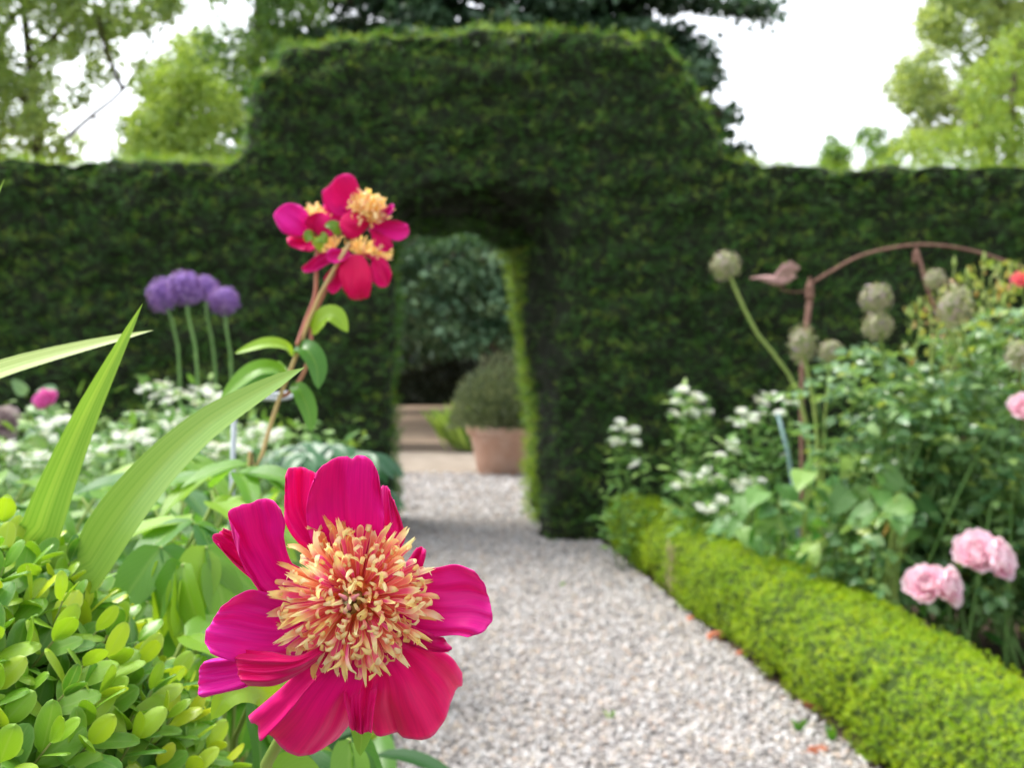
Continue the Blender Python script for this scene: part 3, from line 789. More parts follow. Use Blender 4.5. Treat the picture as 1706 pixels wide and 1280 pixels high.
bough(10.35, -0.05, 7.1, 0.17, 1.3)     # the long bough reaching out into the sky
for zz in np.linspace(8.6, 13.0, 16):      # and the boughs on the left
    bough(zz, PI + rng.uniform(-0.45, 0.6), rng.uniform(5.6, 6.8), 0.17 + rng.uniform(-0.04, 0.04), 1.2)
for zz in np.linspace(4.5, 12.5, 26):      # the dense skirt on the right-hand side
    bough(zz, rng.uniform(-0.75, 0.35), np.interp(zz, [4.5, 7, 9, 11, 12.5], [7.2, 6.7, 5.7, 4.8, 4.2]) * rng.uniform(0.9, 1.02), 0.20 + rng.uniform(-0.04, 0.04), 1.3)
mbl.build('boughs', M_BARK, t4)
low = px_clumps(150, (600, 900), (395, 585), 18.5, 1.2, lambda x, y: rng.random() < np.clip(vnoise(np.array([[x, y, 0.0]]), 0.022, 8)[0] * 1.7 - 0.25, 0, 1))
mlow = MB()
for k in range(26):
    b = low[k * 5 % len(low)]; a_ = np.array([-0.3, cd, rng.uniform(3.0, 5.0)])
    v_, f_ = tube([a_, (a_ + b) / 2 + np.array([0, 0, 0.6]), b], [0.09, 0.06, 0.02], 6, n=7); mlow.add(v_, f_)
mlow.build('low_boughs', M_BARK, t4)
crown(t4, low, rng.uniform(0.25, 0.5, len(low)), 34, 0.16, M_CEDARLIT, squash=0.42, name='low_sprays')
crown(t4, np.array(CC), np.array(CR_) * 1.25, 24, 0.21, M_CEDAR, squash=0.35, name='crown')

# 5, 6: pale trees on the right
t5 = empty('broadleaf_tree', P(1640, 620, 20) * np.array([1, 1, 0]), 'tall pale green tree with gaps beyond the right hedge', 'tree')
v_, f_ = tube([np.array([P(1650, 0, 20)[0], 20, 0]), P(1650, 330, 20), P(1645, 190, 20), P(1660, 60, 20), P(1670, -140, 20)], [0.3, 0.22, 0.16, 0.12, 0.04], 8, n=14)
mobj('trunk', v_, f_, M_BARK, t5)
limbs(t5, [([P(1648, 260, 20), P(1610, 190, 19.7), P(1560, 150, 19.6), P(1515, 130, 19.6)], [0.10, 0.06, 0.02]),
           ([P(1650, 150, 20), P(1600, 80, 19.8), P(1570, 20, 19.8), P(1560, -60, 19.8)], [0.08, 0.05, 0.02]),
           ([P(1655, 120, 20), P(1710, 50, 20), P(1760, -40, 20)], [0.08, 0.05, 0.02])])
e5, e5b, e5c, e5d = el(1640, 60, 105, 150), el(1545, 145, 52, 45), el(1690, -60, 150, 120), el(1570, 215, 50, 30)
h5 = [(1598, 130, 17), (1572, 195, 15), (1560, 100, 14), (1625, 60, 12), (1640, 235, 18), (1610, 160, 12), (1535, 60, 14), (1590, 25, 12), (1680, 100, 9)]
C = px_clumps(360, (1480, 1900), (-200, 300), 20, 1.4, lambda x, y: (e5(x, y) < 1 or e5b(x, y) < 1 or e5c(x, y) < 1 or e5d(x, y) < 1) and not any((x - a) ** 2 + (y - b) ** 2 < r * r for a, b, r in h5))
crown(t5, C, rng.uniform(0.20, 0.40, len(C)), 55, 0.12, M_LEAFD)
t6 = empty('broadleaf_tree', P(1680, 620, 16.5) * np.array([1, 1, 0]), 'dense yellow-green tree in front of the pale tree beyond the right hedge', 'tree')
v_, f_ = tube([np.array([P(1680, 0, 16.5)[0], 16.5, 0]), P(1680, 330, 16.5), P(1685, 200, 16.5), P(1690, 120, 16.5)], [0.2, 0.14, 0.1, 0.04], 8, n=12)
mobj('trunk', v_, f_, M_BARK, t6)
e6, e6b = el(1700, 180, 95, 130), el(1560, 245, 70, 28)
C = px_clumps(260, (1480, 1900), (40, 330), 16.5, 0.9, lambda x, y: e6(x, y) < 1 or e6b(x, y) < 1 or (y > 200 and x > 1620))
crown(t6, C, rng.uniform(0.16, 0.32, len(C)), 34, 0.09, M_LEAFB, tbase=0.55)
# far small trees low over the hedge
for (cx, cy, rx, ry, lab) in ((1462, 246, 40, 34, 'small hazy far tree, wider of two low over the right hedge'), (1388, 256, 26, 24, 'small hazy far tree, lower of two over the right hedge')):
    t = empty('far_tree', P(cx, 620, 45) * np.array([1, 1, 0]), lab, 'tree', 'far trees low over the hedge')
    v_, f_ = tube([np.array([P(cx, 0, 45)[0], 45, 0]), P(cx, 300, 45), P(cx, cy, 45)], [0.3, 0.2, 0.06], 6, n=8)
    mobj('trunk', v_, f_, M_BARK, t)
    ee = el(cx, cy, rx, ry)
    C = px_clumps(34, (cx - rx, cx + rx), (cy - ry, cy + ry + 30), 45, 2, lambda x, y: ee(x, y) < 1)
    crown(t, C, 0.4, 26, 0.22, M_LEAFC)

# far dark hedge closing the view through the arch
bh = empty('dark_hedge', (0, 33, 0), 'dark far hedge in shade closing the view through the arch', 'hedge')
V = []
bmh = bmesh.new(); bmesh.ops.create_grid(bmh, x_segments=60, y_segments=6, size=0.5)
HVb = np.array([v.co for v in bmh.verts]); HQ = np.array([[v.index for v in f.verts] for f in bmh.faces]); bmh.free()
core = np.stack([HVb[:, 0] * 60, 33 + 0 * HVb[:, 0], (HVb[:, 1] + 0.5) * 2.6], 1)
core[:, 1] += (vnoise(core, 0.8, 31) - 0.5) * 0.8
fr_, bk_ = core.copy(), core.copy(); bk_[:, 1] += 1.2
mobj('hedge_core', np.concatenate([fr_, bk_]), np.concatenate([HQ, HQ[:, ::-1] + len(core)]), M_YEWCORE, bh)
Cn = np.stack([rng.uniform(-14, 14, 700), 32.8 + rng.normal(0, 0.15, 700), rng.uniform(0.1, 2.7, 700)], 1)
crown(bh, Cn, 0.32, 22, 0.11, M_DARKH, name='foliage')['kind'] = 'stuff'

# a wood far behind everything
nw = 1700
Cw = np.stack([rng.uniform(-26, 26, nw), rng.uniform(41, 46, nw), rng.random(nw) * 8.2], 1)
fw = crown(None, Cw, 1.1, 26, 0.45, M_CEDAR, name='far_wood', tbase=0.35)
fw['kind'] = 'stuff'; fw['label'] = 'dark far wood closing the view beyond the courtyard'

# ------------------------------------------------------------------ terracotta pot beyond the arch
pd = 10.75
pc = P(842, 790, pd); pc[2] = 0.0
K = pd / F
pot = empty('terracotta_pot', pc, 'large weathered terracotta pot standing beyond the arch', 'plant pot')
def lathe(prof, c, seg=36):
    V, Fc = [], []
    for (r, z) in prof:
        for k in range(seg):
            a = 2 * PI * k / seg; V.append((c[0] + r * math.cos(a), c[1] + r * math.sin(a), c[2] + z))
    for i in range(len(prof) - 1):
        for k in range(seg):
            k2 = (k + 1) % seg
            Fc.append((i * seg + k, i * seg + k2, (i + 1) * seg + k2, (i + 1) * seg + k))
    return np.array(V), np.array(Fc)
h_ = 80 * K
v_, f_ = lathe([(0.0, 0), (0.285, 0), (0.30, 0.02), (0.33, h_ * 0.35), (0.365, h_ * 0.68), (0.372, h_ * 0.70), (0.372, h_ * 0.735), (0.37, h_ * 0.75), (0.385, h_ * 0.82)], pc)
mobj('pot_body', v_, f_, M_TERRA, pot)
v_, f_ = lathe([(0.388, h_ * 0.82), (0.408, h_ * 0.83), (0.418, h_ * 0.90), (0.415, h_ * 0.98), (0.40, h_), (0.36, h_), (0.35, h_ * 0.9), (0.33, h_ * 0.85)], pc)
mobj('rim', v_, f_, M_TERRA, pot)
v_, f_ = lathe([(0.352, h_ * 0.9), (0.0, h_ * 0.92)], pc)
mobj('potting_soil', v_, f_, M_SOIL, pot)
M_LAV = leaf_mat('grey_green_leaf', [(0.0, (0.05, 0.085, 0.045)), (0.5, (0.13, 0.18, 0.10)), (1.0, (0.27, 0.32, 0.21))], rough=0.6, trans=0.2)
ls = empty('potted_shrub', pc + np.array([0, 0, h_ * 0.9]), 'rounded grey-green shrub growing in the terracotta pot', 'shrub')
Nl = 4200
dirs = nrm(np.stack([rng.normal(0, 1, Nl), rng.normal(0, 1, Nl), np.abs(rng.normal(0.5, 0.7, Nl))], 1))
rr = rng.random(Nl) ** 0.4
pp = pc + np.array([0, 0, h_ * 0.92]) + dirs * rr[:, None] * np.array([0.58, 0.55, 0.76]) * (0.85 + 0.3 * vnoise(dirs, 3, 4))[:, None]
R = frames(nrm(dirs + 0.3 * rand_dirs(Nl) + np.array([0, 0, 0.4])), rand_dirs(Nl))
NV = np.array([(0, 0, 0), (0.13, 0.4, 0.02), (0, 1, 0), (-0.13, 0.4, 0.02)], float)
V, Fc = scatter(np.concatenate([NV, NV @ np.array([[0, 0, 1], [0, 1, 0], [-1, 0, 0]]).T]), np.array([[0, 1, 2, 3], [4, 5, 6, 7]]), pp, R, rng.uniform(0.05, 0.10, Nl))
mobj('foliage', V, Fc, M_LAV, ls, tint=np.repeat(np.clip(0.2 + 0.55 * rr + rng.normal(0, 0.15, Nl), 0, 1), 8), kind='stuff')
mb = MB()
for k in range(16):
    a = rng.uniform(0, 2 * PI); tip = pc + np.array([math.cos(a) * 0.35, math.sin(a) * 0.35, h_ + rng.uniform(0.2, 0.5)])
    b0 = pc + np.array([math.cos(a) * 0.06, math.sin(a) * 0.06, h_ * 0.9])
    v_, f_ = tube([b0, (b0 + tip) / 2 + np.array([0, 0, 0.05]), tip], [0.012, 0.004], 5, n=5); mb.add(v_, f_)
mb.build('stems', M_TWIG, ls)
# pale grassy tuft at the left of the pot
tc_ = P(778, 724, 13.7); tc_[2] = 0.0
tf = empty('grassy_plant', tc_, 'light green grassy plant leaning out behind the left of the pot', 'plant')
mb_pts = []
Nb = 260
a = rng.uniform(0, 2 * PI, Nb); l = rng.uniform(0.35, 0.8, Nb)
dirs = nrm(np.stack([np.cos(a) * 0.55 - 0.35, np.sin(a) * 0.5, np.ones(Nb)], 1))
R = frames(dirs, rand_dirs(Nb))
V, Fc = scatter(NV * np.array([0.6, 1, 1]), np.array([[0, 1, 2, 3]]), tc_ + np.stack([rng.normal(0, 0.07, Nb), rng.normal(0, 0.07, Nb), np.full(Nb, 0.02)], 1), R, l)
V = V + 0
mobj('foliage', V, Fc, M_LEAFB, tf, tint=np.repeat(rng.random(Nb), 4), kind='stuff')

# ------------------------------------------------------------------ alliums
def floret_template():
    """a little six-pointed star"""
    V = [(0, 0, 0)]; T = []
    for k in range(6):
        a = k * PI / 3
        V.append((0.32 * math.cos(a - 0.5), 0.32 * math.sin(a - 0.5), 0.05)); V.append((math.cos(a), math.sin(a), 0.22))
    for k in range(6):
        i = 1 + 2 * k; j = 1 + 2 * ((k + 1) % 6)
        T += [(0, i, i + 1), (0, i + 1, j)]
    return np.array(V, float), np.array(T)
FLV, FLT = floret_template()
def allium(px, r_px, d, stem_px, mat, n, label, group, bend=None, seed=False, squash=1.0, stem_mat=M_GREENSTEM, sw=0.011):
    c = P(px[0], px[1], d); r = r_px / F * d
    foot = P(stem_px[0], stem_px[1], d); foot0 = foot.copy()
    back_ = 0.55 if d < 3.75 and seed else 0.0     # these stems rise from behind the rose leaves
    foot = P(stem_px[0], stem_px[1], d + back_)
    gz = np.array([foot[0] + (foot[0] - c[0]) * 0.15, d + back_ * 1.6, 0.0])
    e = empty('allium', gz, label, 'flower', group)
    pts = [c, foot] if bend is None else [c, P(bend[0], bend[1], d), foot]
    v_, f_ = tube(pts + [gz], [sw * 0.42, sw * 0.5, sw * 0.6], 8, n=16)
    mobj('stem', v_, f_, stem_mat, e)
    hd = empty('flower_head', c, parent=e)
    v_, f_ = lathe([(0, -r * 0.3), (r * 0.2, -r * 0.2), (r * 0.3, 0), (r * 0.2, r * 0.2), (0, r * 0.3)], c, 12)
    mobj('head_core', v_, f_, mat, hd, tint=np.zeros(len(v_)))
    i = np.arange(n) + 0.5
    ph = np.arccos(1 - 2 * i / n); th = i * 2.399963
    D = np.stack([np.cos(th) * np.sin(ph), np.sin(th) * np.sin(ph), np.cos(ph)], 1)
    D = nrm(D + 0.12 * rand_dirs(n))
    rad = r * rng.uniform(0.70 if not seed else 0.52, 1.03, n)
    pos = c + D * rad[:, None] * np.array([1, 1, squash])
    R = frames(np.cross(D, rand_dirs(n)), D + 0.3 * rand_dirs(n))
    t = np.clip(rng.normal(0.5, 0.22, n), 0, 1)
    V, Fc = scatter(FLV, FLT, pos, R, rng.uniform(0.15, 0.22, n) * r * (0.85 if seed else 1.0))
    mobj('florets', V, Fc, mat, hd, tint=np.repeat(t, len(FLV)), kind='stuff', smooth=False)
    # pedicels
    V, Q = [], []
    sl = D * rad[:, None] * np.array([1, 1, squash])
    sd = nrm(np.cross(D, rand_dirs(n))) * r * 0.012
    V = np.stack([c + sl * 0.1 - sd, c + sl * 0.1 + sd, c + sl + sd, c + sl - sd], 1).reshape(-1, 3)
    mobj('pedicels', V, np.arange(4 * n).reshape(n, 4), M_PALESTEM if seed else M_PURPLE, hd, tint=np.full(4 * n, 0.3), kind='stuff', smooth=False)
    return e
GA = 'purple alliums in front of the left hedge'
allium((270, 492), 25, 3.30, (300, 650), M_PURPLE, 330, 'purple allium globe, leftmost and lowest behind the tight cluster of three', GA, bend=(288, 540), squash=1.25)
allium((308, 480), 32, 3.15, (330, 650), M_PURPLE, 380, 'largest purple allium globe, in front at the middle of the cluster', GA, bend=(316, 545), squash=0.95)
allium((342, 480), 23, 3.40, (360, 650), M_PURPLE, 330, 'purple allium globe half hidden behind the right of the largest one', GA, bend=(346, 540))
allium((373, 501), 27, 3.30, (386, 650), M_PURPLE, 340, 'purple allium globe standing apart, rightmost of the four', GA, bend=(378, 560), squash=0.9)
GS = 'fading allium seed heads among the roses'
allium((1208, 442), 27, 4.4, (1340, 690), M_SEED, 330, 'fading allium seed head on a long slanting stem, against the dark hedge', GS, bend=(1255, 545), seed=True, stem_mat=M_PALESTEM, sw=0.017)
allium((1460, 497), 29, 3.6, (1475, 700), M_SEED, 330, 'round fading allium seed head, upper of the two under the rusty hoop', GS, seed=True, stem_mat=M_PALESTEM)
allium((1462, 545), 27, 3.7, (1490, 720), M_SEED, 280, 'fading allium seed head directly below and behind another under the hoop', GS, seed=True, stem_mat=M_PALESTEM)
allium((1337, 574), 25, 4.0, (1362, 740), M_SEED, 300, 'upright oval allium seed head in front of the rusty left post', GS, bend=(1345, 620), seed=True, squash=1.4, stem_mat=M_PALESTEM, sw=0.016)
allium((1384, 586), 23, 4.1, (1372, 760), M_SEED, 240, 'small low allium seed head just right of the oval one', GS, seed=True, stem_mat=M_PALESTEM)
allium((1558, 466), 20, 3.5, (1600, 640), M_SEED, 240, 'small grey allium seed head close under the middle of the hoop', GS, seed=True, stem_mat=M_PALESTEM)
allium((1590, 510), 32, 3.25, (1625, 690), M_SEED, 320, 'large grey-green allium seed head deep in the rose shoots', GS, seed=True, squash=1.3, stem_mat=M_PALESTEM)
allium((1698, 592), 27, 3.15, (1700, 760), M_SEED, 260, 'grey-green allium seed head low at the right edge of the photo', GS, seed=True, stem_mat=M_PALESTEM)

# ------------------------------------------------------------------ rusty plant support with its bird
sd_ = 4.45
ps = empty('plant_support', np.array([P(1345, 0, sd_)[0], sd_, 0]), 'rusty iron hoop plant support with a little bird ornament, standing in the rose bed', 'plant support')
v_, f_ = tube([P(1352, 472, sd_), P(1385, 452, sd_), P(1440, 424, sd_), P(1525, 408, sd_), P(1600, 414, sd_), P(1665, 432, sd_), P(1740, 462, sd_), P(1830, 520, sd_)], 0.0068, 8, n=40)
mobj('hoop', v_, f_, M_RUST, ps)
g0 = P(1338, 700, sd_); g0[2] = 0
v_, f_ = tube([P(1350, 490, sd_), P(1344, 540, sd_), P(1336, 640, sd_), g0], [0.013, 0.010, 0.009], 8, n=10)
mobj('post', v_, f_, M_RUST, ps)
g1 = P(1640, 700, sd_); g1[2] = 0
v_, f_ = tube([P(1527, 415, sd_ - 0.01), P(1548, 490, sd_), P(1595, 640, sd_), g1], [0.008, 0.008, 0.009], 8, n=10)
mobj('post', v_, f_, M_RUST, ps)
c0 = P(1349, 480, sd_)
def spool(c, s, name, mat):
    v_, f_ = lathe([(0, 0.055), (0.008, 0.03), (0.015, 0.012), (0.021, 0.0), (0.015, -0.012), (0.020, -0.03), (0.019, -0.05), (0.0, -0.055)], c, 12)
    v_ = c + (v_ - c) * s
    mobj(name, v_, f_, mat, ps)
spool(c0, 1.0, 'finial', M_RUST)
spool(P(1526, 424, sd_), 0.8, 'collar', M_RUST)
# bird: one body from tail to beak, with two raised wings
bd = sd_ + 0.01
v_, f_ = tube([P(1250, 464, bd), P(1266, 463, bd), P(1284, 466, bd), P(1300, 470, bd), P(1313, 466, bd), P(1321, 461, bd), P(1328, 462, bd)], [0.004, 0.007, 0.016, 0.022, 0.015, 0.013, 0.002], 10, n=22)
mobj('bird_ornament', v_, f_, M_RUSTPALE, ps)
for s in (-1, 1):
    base_a, base_b = P(1289, 463, bd), P(1312, 464, bd)
    tip1, tip2 = P(1311, 436, bd) + np.array([0, s * 0.05, 0]), P(1327, 448, bd) + np.array([0, s * 0.06, 0])
    V = []
    for t_ in (-0.003, 0.003):
        V += [base_a + np.array([0, s * 0.01 + t_, 0]), base_b + np.array([0, s * 0.01 + t_, 0]), (base_b + tip2) / 2 + np.array([0.006, t_, 0]), tip2 + np.array([0, t_, 0]), tip1 + np.array([0, t_, 0]), (base_a + tip1) / 2 + np.array([-0.004, t_, 0])]
    Fw = [tuple(range(6)), tuple(range(11, 5, -1))] + [(i, (i + 1) % 6, 6 + (i + 1) % 6, 6 + i) for i in range(6)]
    mobj('bird_wing', np.array(V), Fw, M_RUSTPALE, ps, smooth=False)
v_, f_ = tube([P(1302, 472, bd), P(1302, 482, bd), P(1325, 487, bd), P(1346, 484, bd)], 0.0028, 5, n=8)
mobj('bird_wire', v_, f_, M_RUST, ps)

# ------------------------------------------------------------------ rose bush
rb = empty('rose_bush', (1.62, 3.85, 0), 'glossy leaved rose bush with pale pink double roses beside the box hedge', 'rose bush')
LT = {}
def lt(key, *a, **k):
    if key not in LT:
        LT[key] = leaf_template(*a, **k)
    return LT[key]
canes, tips, LP, LY, LZ, LS = MB(), [], [], [], [], []
ci = 0
def crown_ok(p):
    """the outline of the bush as it stands over the hedge"""
    x = 853 + p[0] / p[1] * F; y = 620 - (p[2] - H) / p[1] * F
    top = np.interp(x, [1330, 1375, 1430, 1500, 1560, 1620, 1720, 1900], [640, 590, 570, 580, 560, 520, 500, 520])
    return y > top - 12
for k in range(96):
    b0 = np.array([rng.uniform(1.2, 2.35), rng.uniform(3.55, 4.25), 0.0])
    for _ in range(40):
        tip = np.array([rng.uniform(1.05, 2.5), rng.uniform(3.2, 4.35), rng.uniform(0.45, 1.6)])
        if k % 2 == 0:
            xx = rng.uniform(1350, 1760); dd = rng.uniform(3.4, 4.2)
            tip = P(xx, np.interp(xx, [1330, 1375, 1430, 1500, 1560, 1620, 1720, 1900], [640, 590, 570, 580, 560, 520, 500, 520]) + 8 + 150 * rng.random() ** 2, dd)
        if crown_ok(tip + np.array([0, 0, 0.03])): break
    mid = b0 * 0.45 + tip * 0.55 + np.array([0, 0, 0.18])
    q = cr([b0, mid, tip], 20)
    v_, f_ = tube(q, [0.007, 0.002], 5); canes.add(v_, f_)
    tips.append(tip)
    for j in range(4, 20):
        if rng.random() < 0.08: continue
        an = j * 2.4 + k
        out = nrm(np.array([math.cos(an), math.sin(an), rng.uniform(-0.1, 0.6)]))
        rl = rng.uniform(0.08, 0.13)
        sidev = nrm(np.cross(out, [0, 0, 1]))
        for (f, s) in ((1.0, 0), (0.62, 1), (0.62, -1), (0.3, 1), (0.3, -1)):
            pos = q[j] + out * rl * f + np.array([0, 0, -0.02 * f * f])
            if not crown_ok(pos + np.array([0, 0, 0.02])): continue
            LP.append(pos); LY.append(nrm(out * (1 if s == 0 else 0.4) + sidev * s + np.array([0, 0, -0.25 + rng.normal(0, 0.2)])))
            LZ.append(nrm(np.array([rng.normal(0, .45), rng.normal(0, .45) - 0.2, 1.0]))); LS.append(rng.uniform(0.042, 0.068) * (1 if s == 0 else 0.85))
canes.build('canes', M_GREENSTEM, rb)
LP, LY, LZ, LS = np.array(LP), np.array(LY), np.array(LZ), np.array(LS)
lv, lf, luv = lt('rose', 'ovate', 1.0, 0.74, 7, 5, 0.3, 0.2)
LR = frames(LY, LZ)
inview = (853 + LP[:, 0] / LP[:, 1] * F) < 1720
score = np.where(inview, LS / LP[:, 1], 0) + rng.random(len(LS)) * 0.002
# those on the near side, large and in view, as single leaves; the rest together
order = np.argsort(-(score - 0.004 * (LP[:, 1] - 3.2)))
me_l = make_mesh('leaf', lv, lf, M_ROSELEAF, uv=luv)
for i in order[:290]:
    obj('leaf', me_l, rb, mat4(LR[i], LP[i], LS[i]))
i = order[290:]
lv2, lf2, _ = leaf_template('ovate', 1.0, 0.74, 5, 3, 0.3, 0.2)
V, Fc = scatter(lv2, lf2, LP[i], LR[i], LS[i])
mobj('foliage', V, Fc, M_ROSESTUFF, rb, tint=np.repeat(np.clip(rng.normal(0.5, 0.25, len(i)), 0, 1), len(lv2)), kind='stuff')
# young yellow and red shoots at the top
Nt = 330
px_ = rng.uniform(1500, 1730, Nt); py_ = 440 + np.abs(rng.normal(0, 1, Nt)) * 70 + np.clip(1640 - px_, 0, 200) * 0.6
tp = np.array([P(a, b, rng.uniform(3.35, 4.1)) for a, b in zip(px_, py_)])
sv, sf, _ = lt('tip', 'lance', 1.0, 0.42, 5, 3, 0.3, 0.1)
R = frames(nrm(rand_dirs(Nt) + np.array([0, 0, 0.9])), rand_dirs(Nt) + np.array([0, -0.5, 0]))
V, Fc = scatter(sv, sf, tp, R, rng.uniform(0.02, 0.045, Nt))
mobj('young_shoots', V, Fc, M_ROSETIP, rb, tint=np.repeat(rng.random(Nt), len(sv)), kind='stuff')
mb = MB()
for k in range(34):
    j = rng.integers(0, Nt); p1 = tp[j]
    v_, f_ = tube([p1 - np.array([rng.uniform(-.05, .05), 0, rng.uniform(0.12, 0.25)]), p1 - np.array([0, 0, 0.04]), p1], [0.003, 0.0015], 4, n=5); mb.add(v_, f_)
mb.build('young_stems', M_PALESTEM, rb)['kind'] = 'stuff'
# buds
for (x, y) in ((1590, 438), (1612, 455), (1640, 430), (1665, 447), (1532, 505), (1520, 525), (1690, 470)):
    c = P(x, y, 3.8)
    v_, f_ = lathe([(0, -0.02), (0.007, -0.013), (0.009, 0), (0.006, 0.014), (0.001, 0.028)], c, 8)
    bud = mobj('bud', v_, f_, M_PALESTEM, rb)
    v_, f_ = tube([c - np.array([0, 0, 0.02]), c - np.array([0.01, 0, 0.09])], 0.002, 5)
    mobj('bud_stalk', v_, f_, M_PALESTEM, bud)

def cup_petal(n=6, m=7, arc=1.05, ruf=0.05, notch=0.06):
    """a petal as a ruffled patch of a cup: root at the origin, y up the petal, opening towards -z"""
    u = np.linspace(0, 1, n); v = np.linspace(-1, 1, m)
    U, Vv = np.meshgrid(u, v, indexing='ij')
    w = 0.62 * np.sin(PI * (0.16 + 0.66 * U)) ** 0.8
    X = np.sin(Vv * arc) * w
    Z = (1 - np.cos(Vv * arc)) * w * 0.8 + 0.35 * U ** 2 - 0.30 * U
    Y = U * (1 - 0.16 * Vv ** 2 * U) - notch * np.exp(-(Vv / 0.25) ** 2) * U ** 4
    Z = Z + ruf * np.sin(Vv * 5 + 1) * U ** 2
    return np.stack([X, Y, Z], -1).reshape(-1, 3), grid_faces(n, m), np.stack([(Vv + 1) / 2, U], -1).reshape(-1, 2)
CPS = [cup_petal(arc=a, ruf=r, notch=q) for a, r, q in ((1.0, 0.05, 0.06), (1.2, 0.08, 0.1), (0.85, 0.09, 0.03), (1.1, 0.04, 0.12))]
def rose_bloom(parent, c, r, axis, n, mat, name='rose_bloom', stem_to=None):
    e = empty(name, c, parent=parent)
    ms = [make_mesh('petal', a, b, mat, uv=u_) for a, b, u_ in CPS]
    ax = nrm(np.array(axis, float)); e1 = nrm(np.cross(ax, [0.2, 0.1, 1])); e2 = np.cross(ax, e1)
    for k in range(n):
        s = (k + 0.5) / n
        an = k * 2.4 + rng.uniform(-0.25, 0.25)
        rad = nrm(e1 * math.cos(an) + e2 * math.sin(an))
        open_ = 0.10 + 1.25 * s ** 1.15 + rng.uniform(-0.1, 0.1)
        y = ax * math.cos(open_) + rad * math.sin(open_)
        z = rad * math.cos(open_) - ax * math.sin(open_)      # outer side of the petal
        R = frames(y[None], -z[None])[0]
        size = r * (0.66 + 0.42 * s) * rng.uniform(0.9, 1.1)
        base = c - ax * r * (0.35 - 0.0 * s) + rad * r * 0.22 * s
        obj('petal', ms[k % 4], e, mat4(R, base, size))
    if stem_to is not None:
        v_, f_ = tube([c - ax * r * 0.4, (c + stem_to) / 2 - np.array([0, 0, 0.03]), stem_to], [0.003, 0.004], 6, n=8)
        mobj('stalk', v_, f_, M_PALESTEM, e)
    return e
for (x, y, rp, d, ax) in ((1543, 972, 34, 3.05, (-0.45, -0.75, 0.55)), (1583, 978, 32, 3.02, (0.55, -0.7, 0.25)), (1627, 918, 37, 3.12, (-0.5, -0.7, 0.6)), (1668, 932, 36, 3.08, (0.6, -0.7, 0.3))):
    c = P(x, y, d)
    rose_bloom(rb, c, rp / F * d * 0.97, ax, 30, M_ROSE, stem_to=np.array([c[0] + 0.12, 3.55, c[2] - 0.12]))
rose_bloom(rb, P(1702, 466, 3.3), 0.030, (-0.3, -0.8, 0.4), 14, M_CORAL, stem_to=P(1722, 560, 3.9))
rose_bloom(rb, P(1704, 678, 3.0), 0.044, (-0.6, -0.6, 0.3), 16, M_ROSE, stem_to=P(1730, 730, 3.75))

# ------------------------------------------------------------------ broad pointed leaves below the roses
bp_ = empty('broadleaf_plant', (1.05, 3.95, 0), 'light green plant with broad pointed leaves between box hedge and rose bush', 'plant')
hv_, hf_, huv = lt('heart', 'heart', 1.0, 0.78, 10, 7, 0.18, 0.35, wave=0.04)
me_h = make_mesh('leaf', hv_, hf_, M_BROAD, uv=huv)
stm = MB()
def poly_in(x, y, poly):
    c = False; j = len(poly) - 1
    for i in range(len(poly)):
        xi, yi = poly[i]; xj, yj = poly[j]
        if (yi > y) != (yj > y) and x < (xj - xi) * (y - yi) / (yj - yi) + xi: c = not c
        j = i
    return c
POLY = [(1200, 850), (1280, 790), (1340, 750), (1420, 740), (1480, 780), (1540, 850), (1500, 960), (1440, 990), (1330, 950), (1240, 900)]
k = 0
while k < 84:
    x, y = rng.uniform(1190, 1550), rng.uniform(740, 990)
    if not poly_in(x, y, POLY): continue
    d = np.interp(x, [1190, 1550], [4.3, 3.45]) + rng.uniform(-0.15, 0.35)
    p = P(x, y, d)
    if p[2] < 0.15: p[2] = 0.15 + rng.random() * 0.1
    a = rng.uniform(0, 2 * PI)
    out = np.array([math.cos(a), math.sin(a) * 0.7 - 0.35, rng.uniform(-0.9, -0.1)])
    R = frames(nrm(out)[None], np.array([[rng.normal(0, .3), -0.55, 0.8]]))[0]
    obj('leaf', me_h, bp_, mat4(R, p, rng.uniform(0.085, 0.145)))
    g = np.array([p[0] * 0.75 + 0.27 * 1.05, p[1] + 0.08, 0.0])
    v_, f_ = tube([p, (p + g) / 2 + np.array([0, 0.03, 0.06]), g], [0.0025, 0.005], 5, n=6); stm.add(v_, f_)
    k += 1
stm.build('stems', M_PALESTEM, bp_)
for (x0, y0, x1, y1) in ((1492, 830, 1478, 960), (1508, 835, 1494, 960), (1500, 832, 1486, 960)):
    a, b = P(x0, y0, 3.5), P(x1, y1, 3.5)
    v_, f_ = tube([a, (a + b) / 2 + np.array([0.004, 0, 0]), b, b * np.array([1, 1, 0])], 0.0035, 6, n=8)
    mobj('stem', v_, f_, M_PALESTEM, bp_)
# withered yellow leaf
spine_leaf('withered_leaf', [P(1495, 852, 3.5), P(1482, 872, 3.48), P(1470, 895, 3.47)], 0.02, 'lance', plain_mat('withered', (0.40, 0.26, 0.05), (0.5, 0.30, 0.10), 50, 0.8), bp_, nu=8, nv=3)

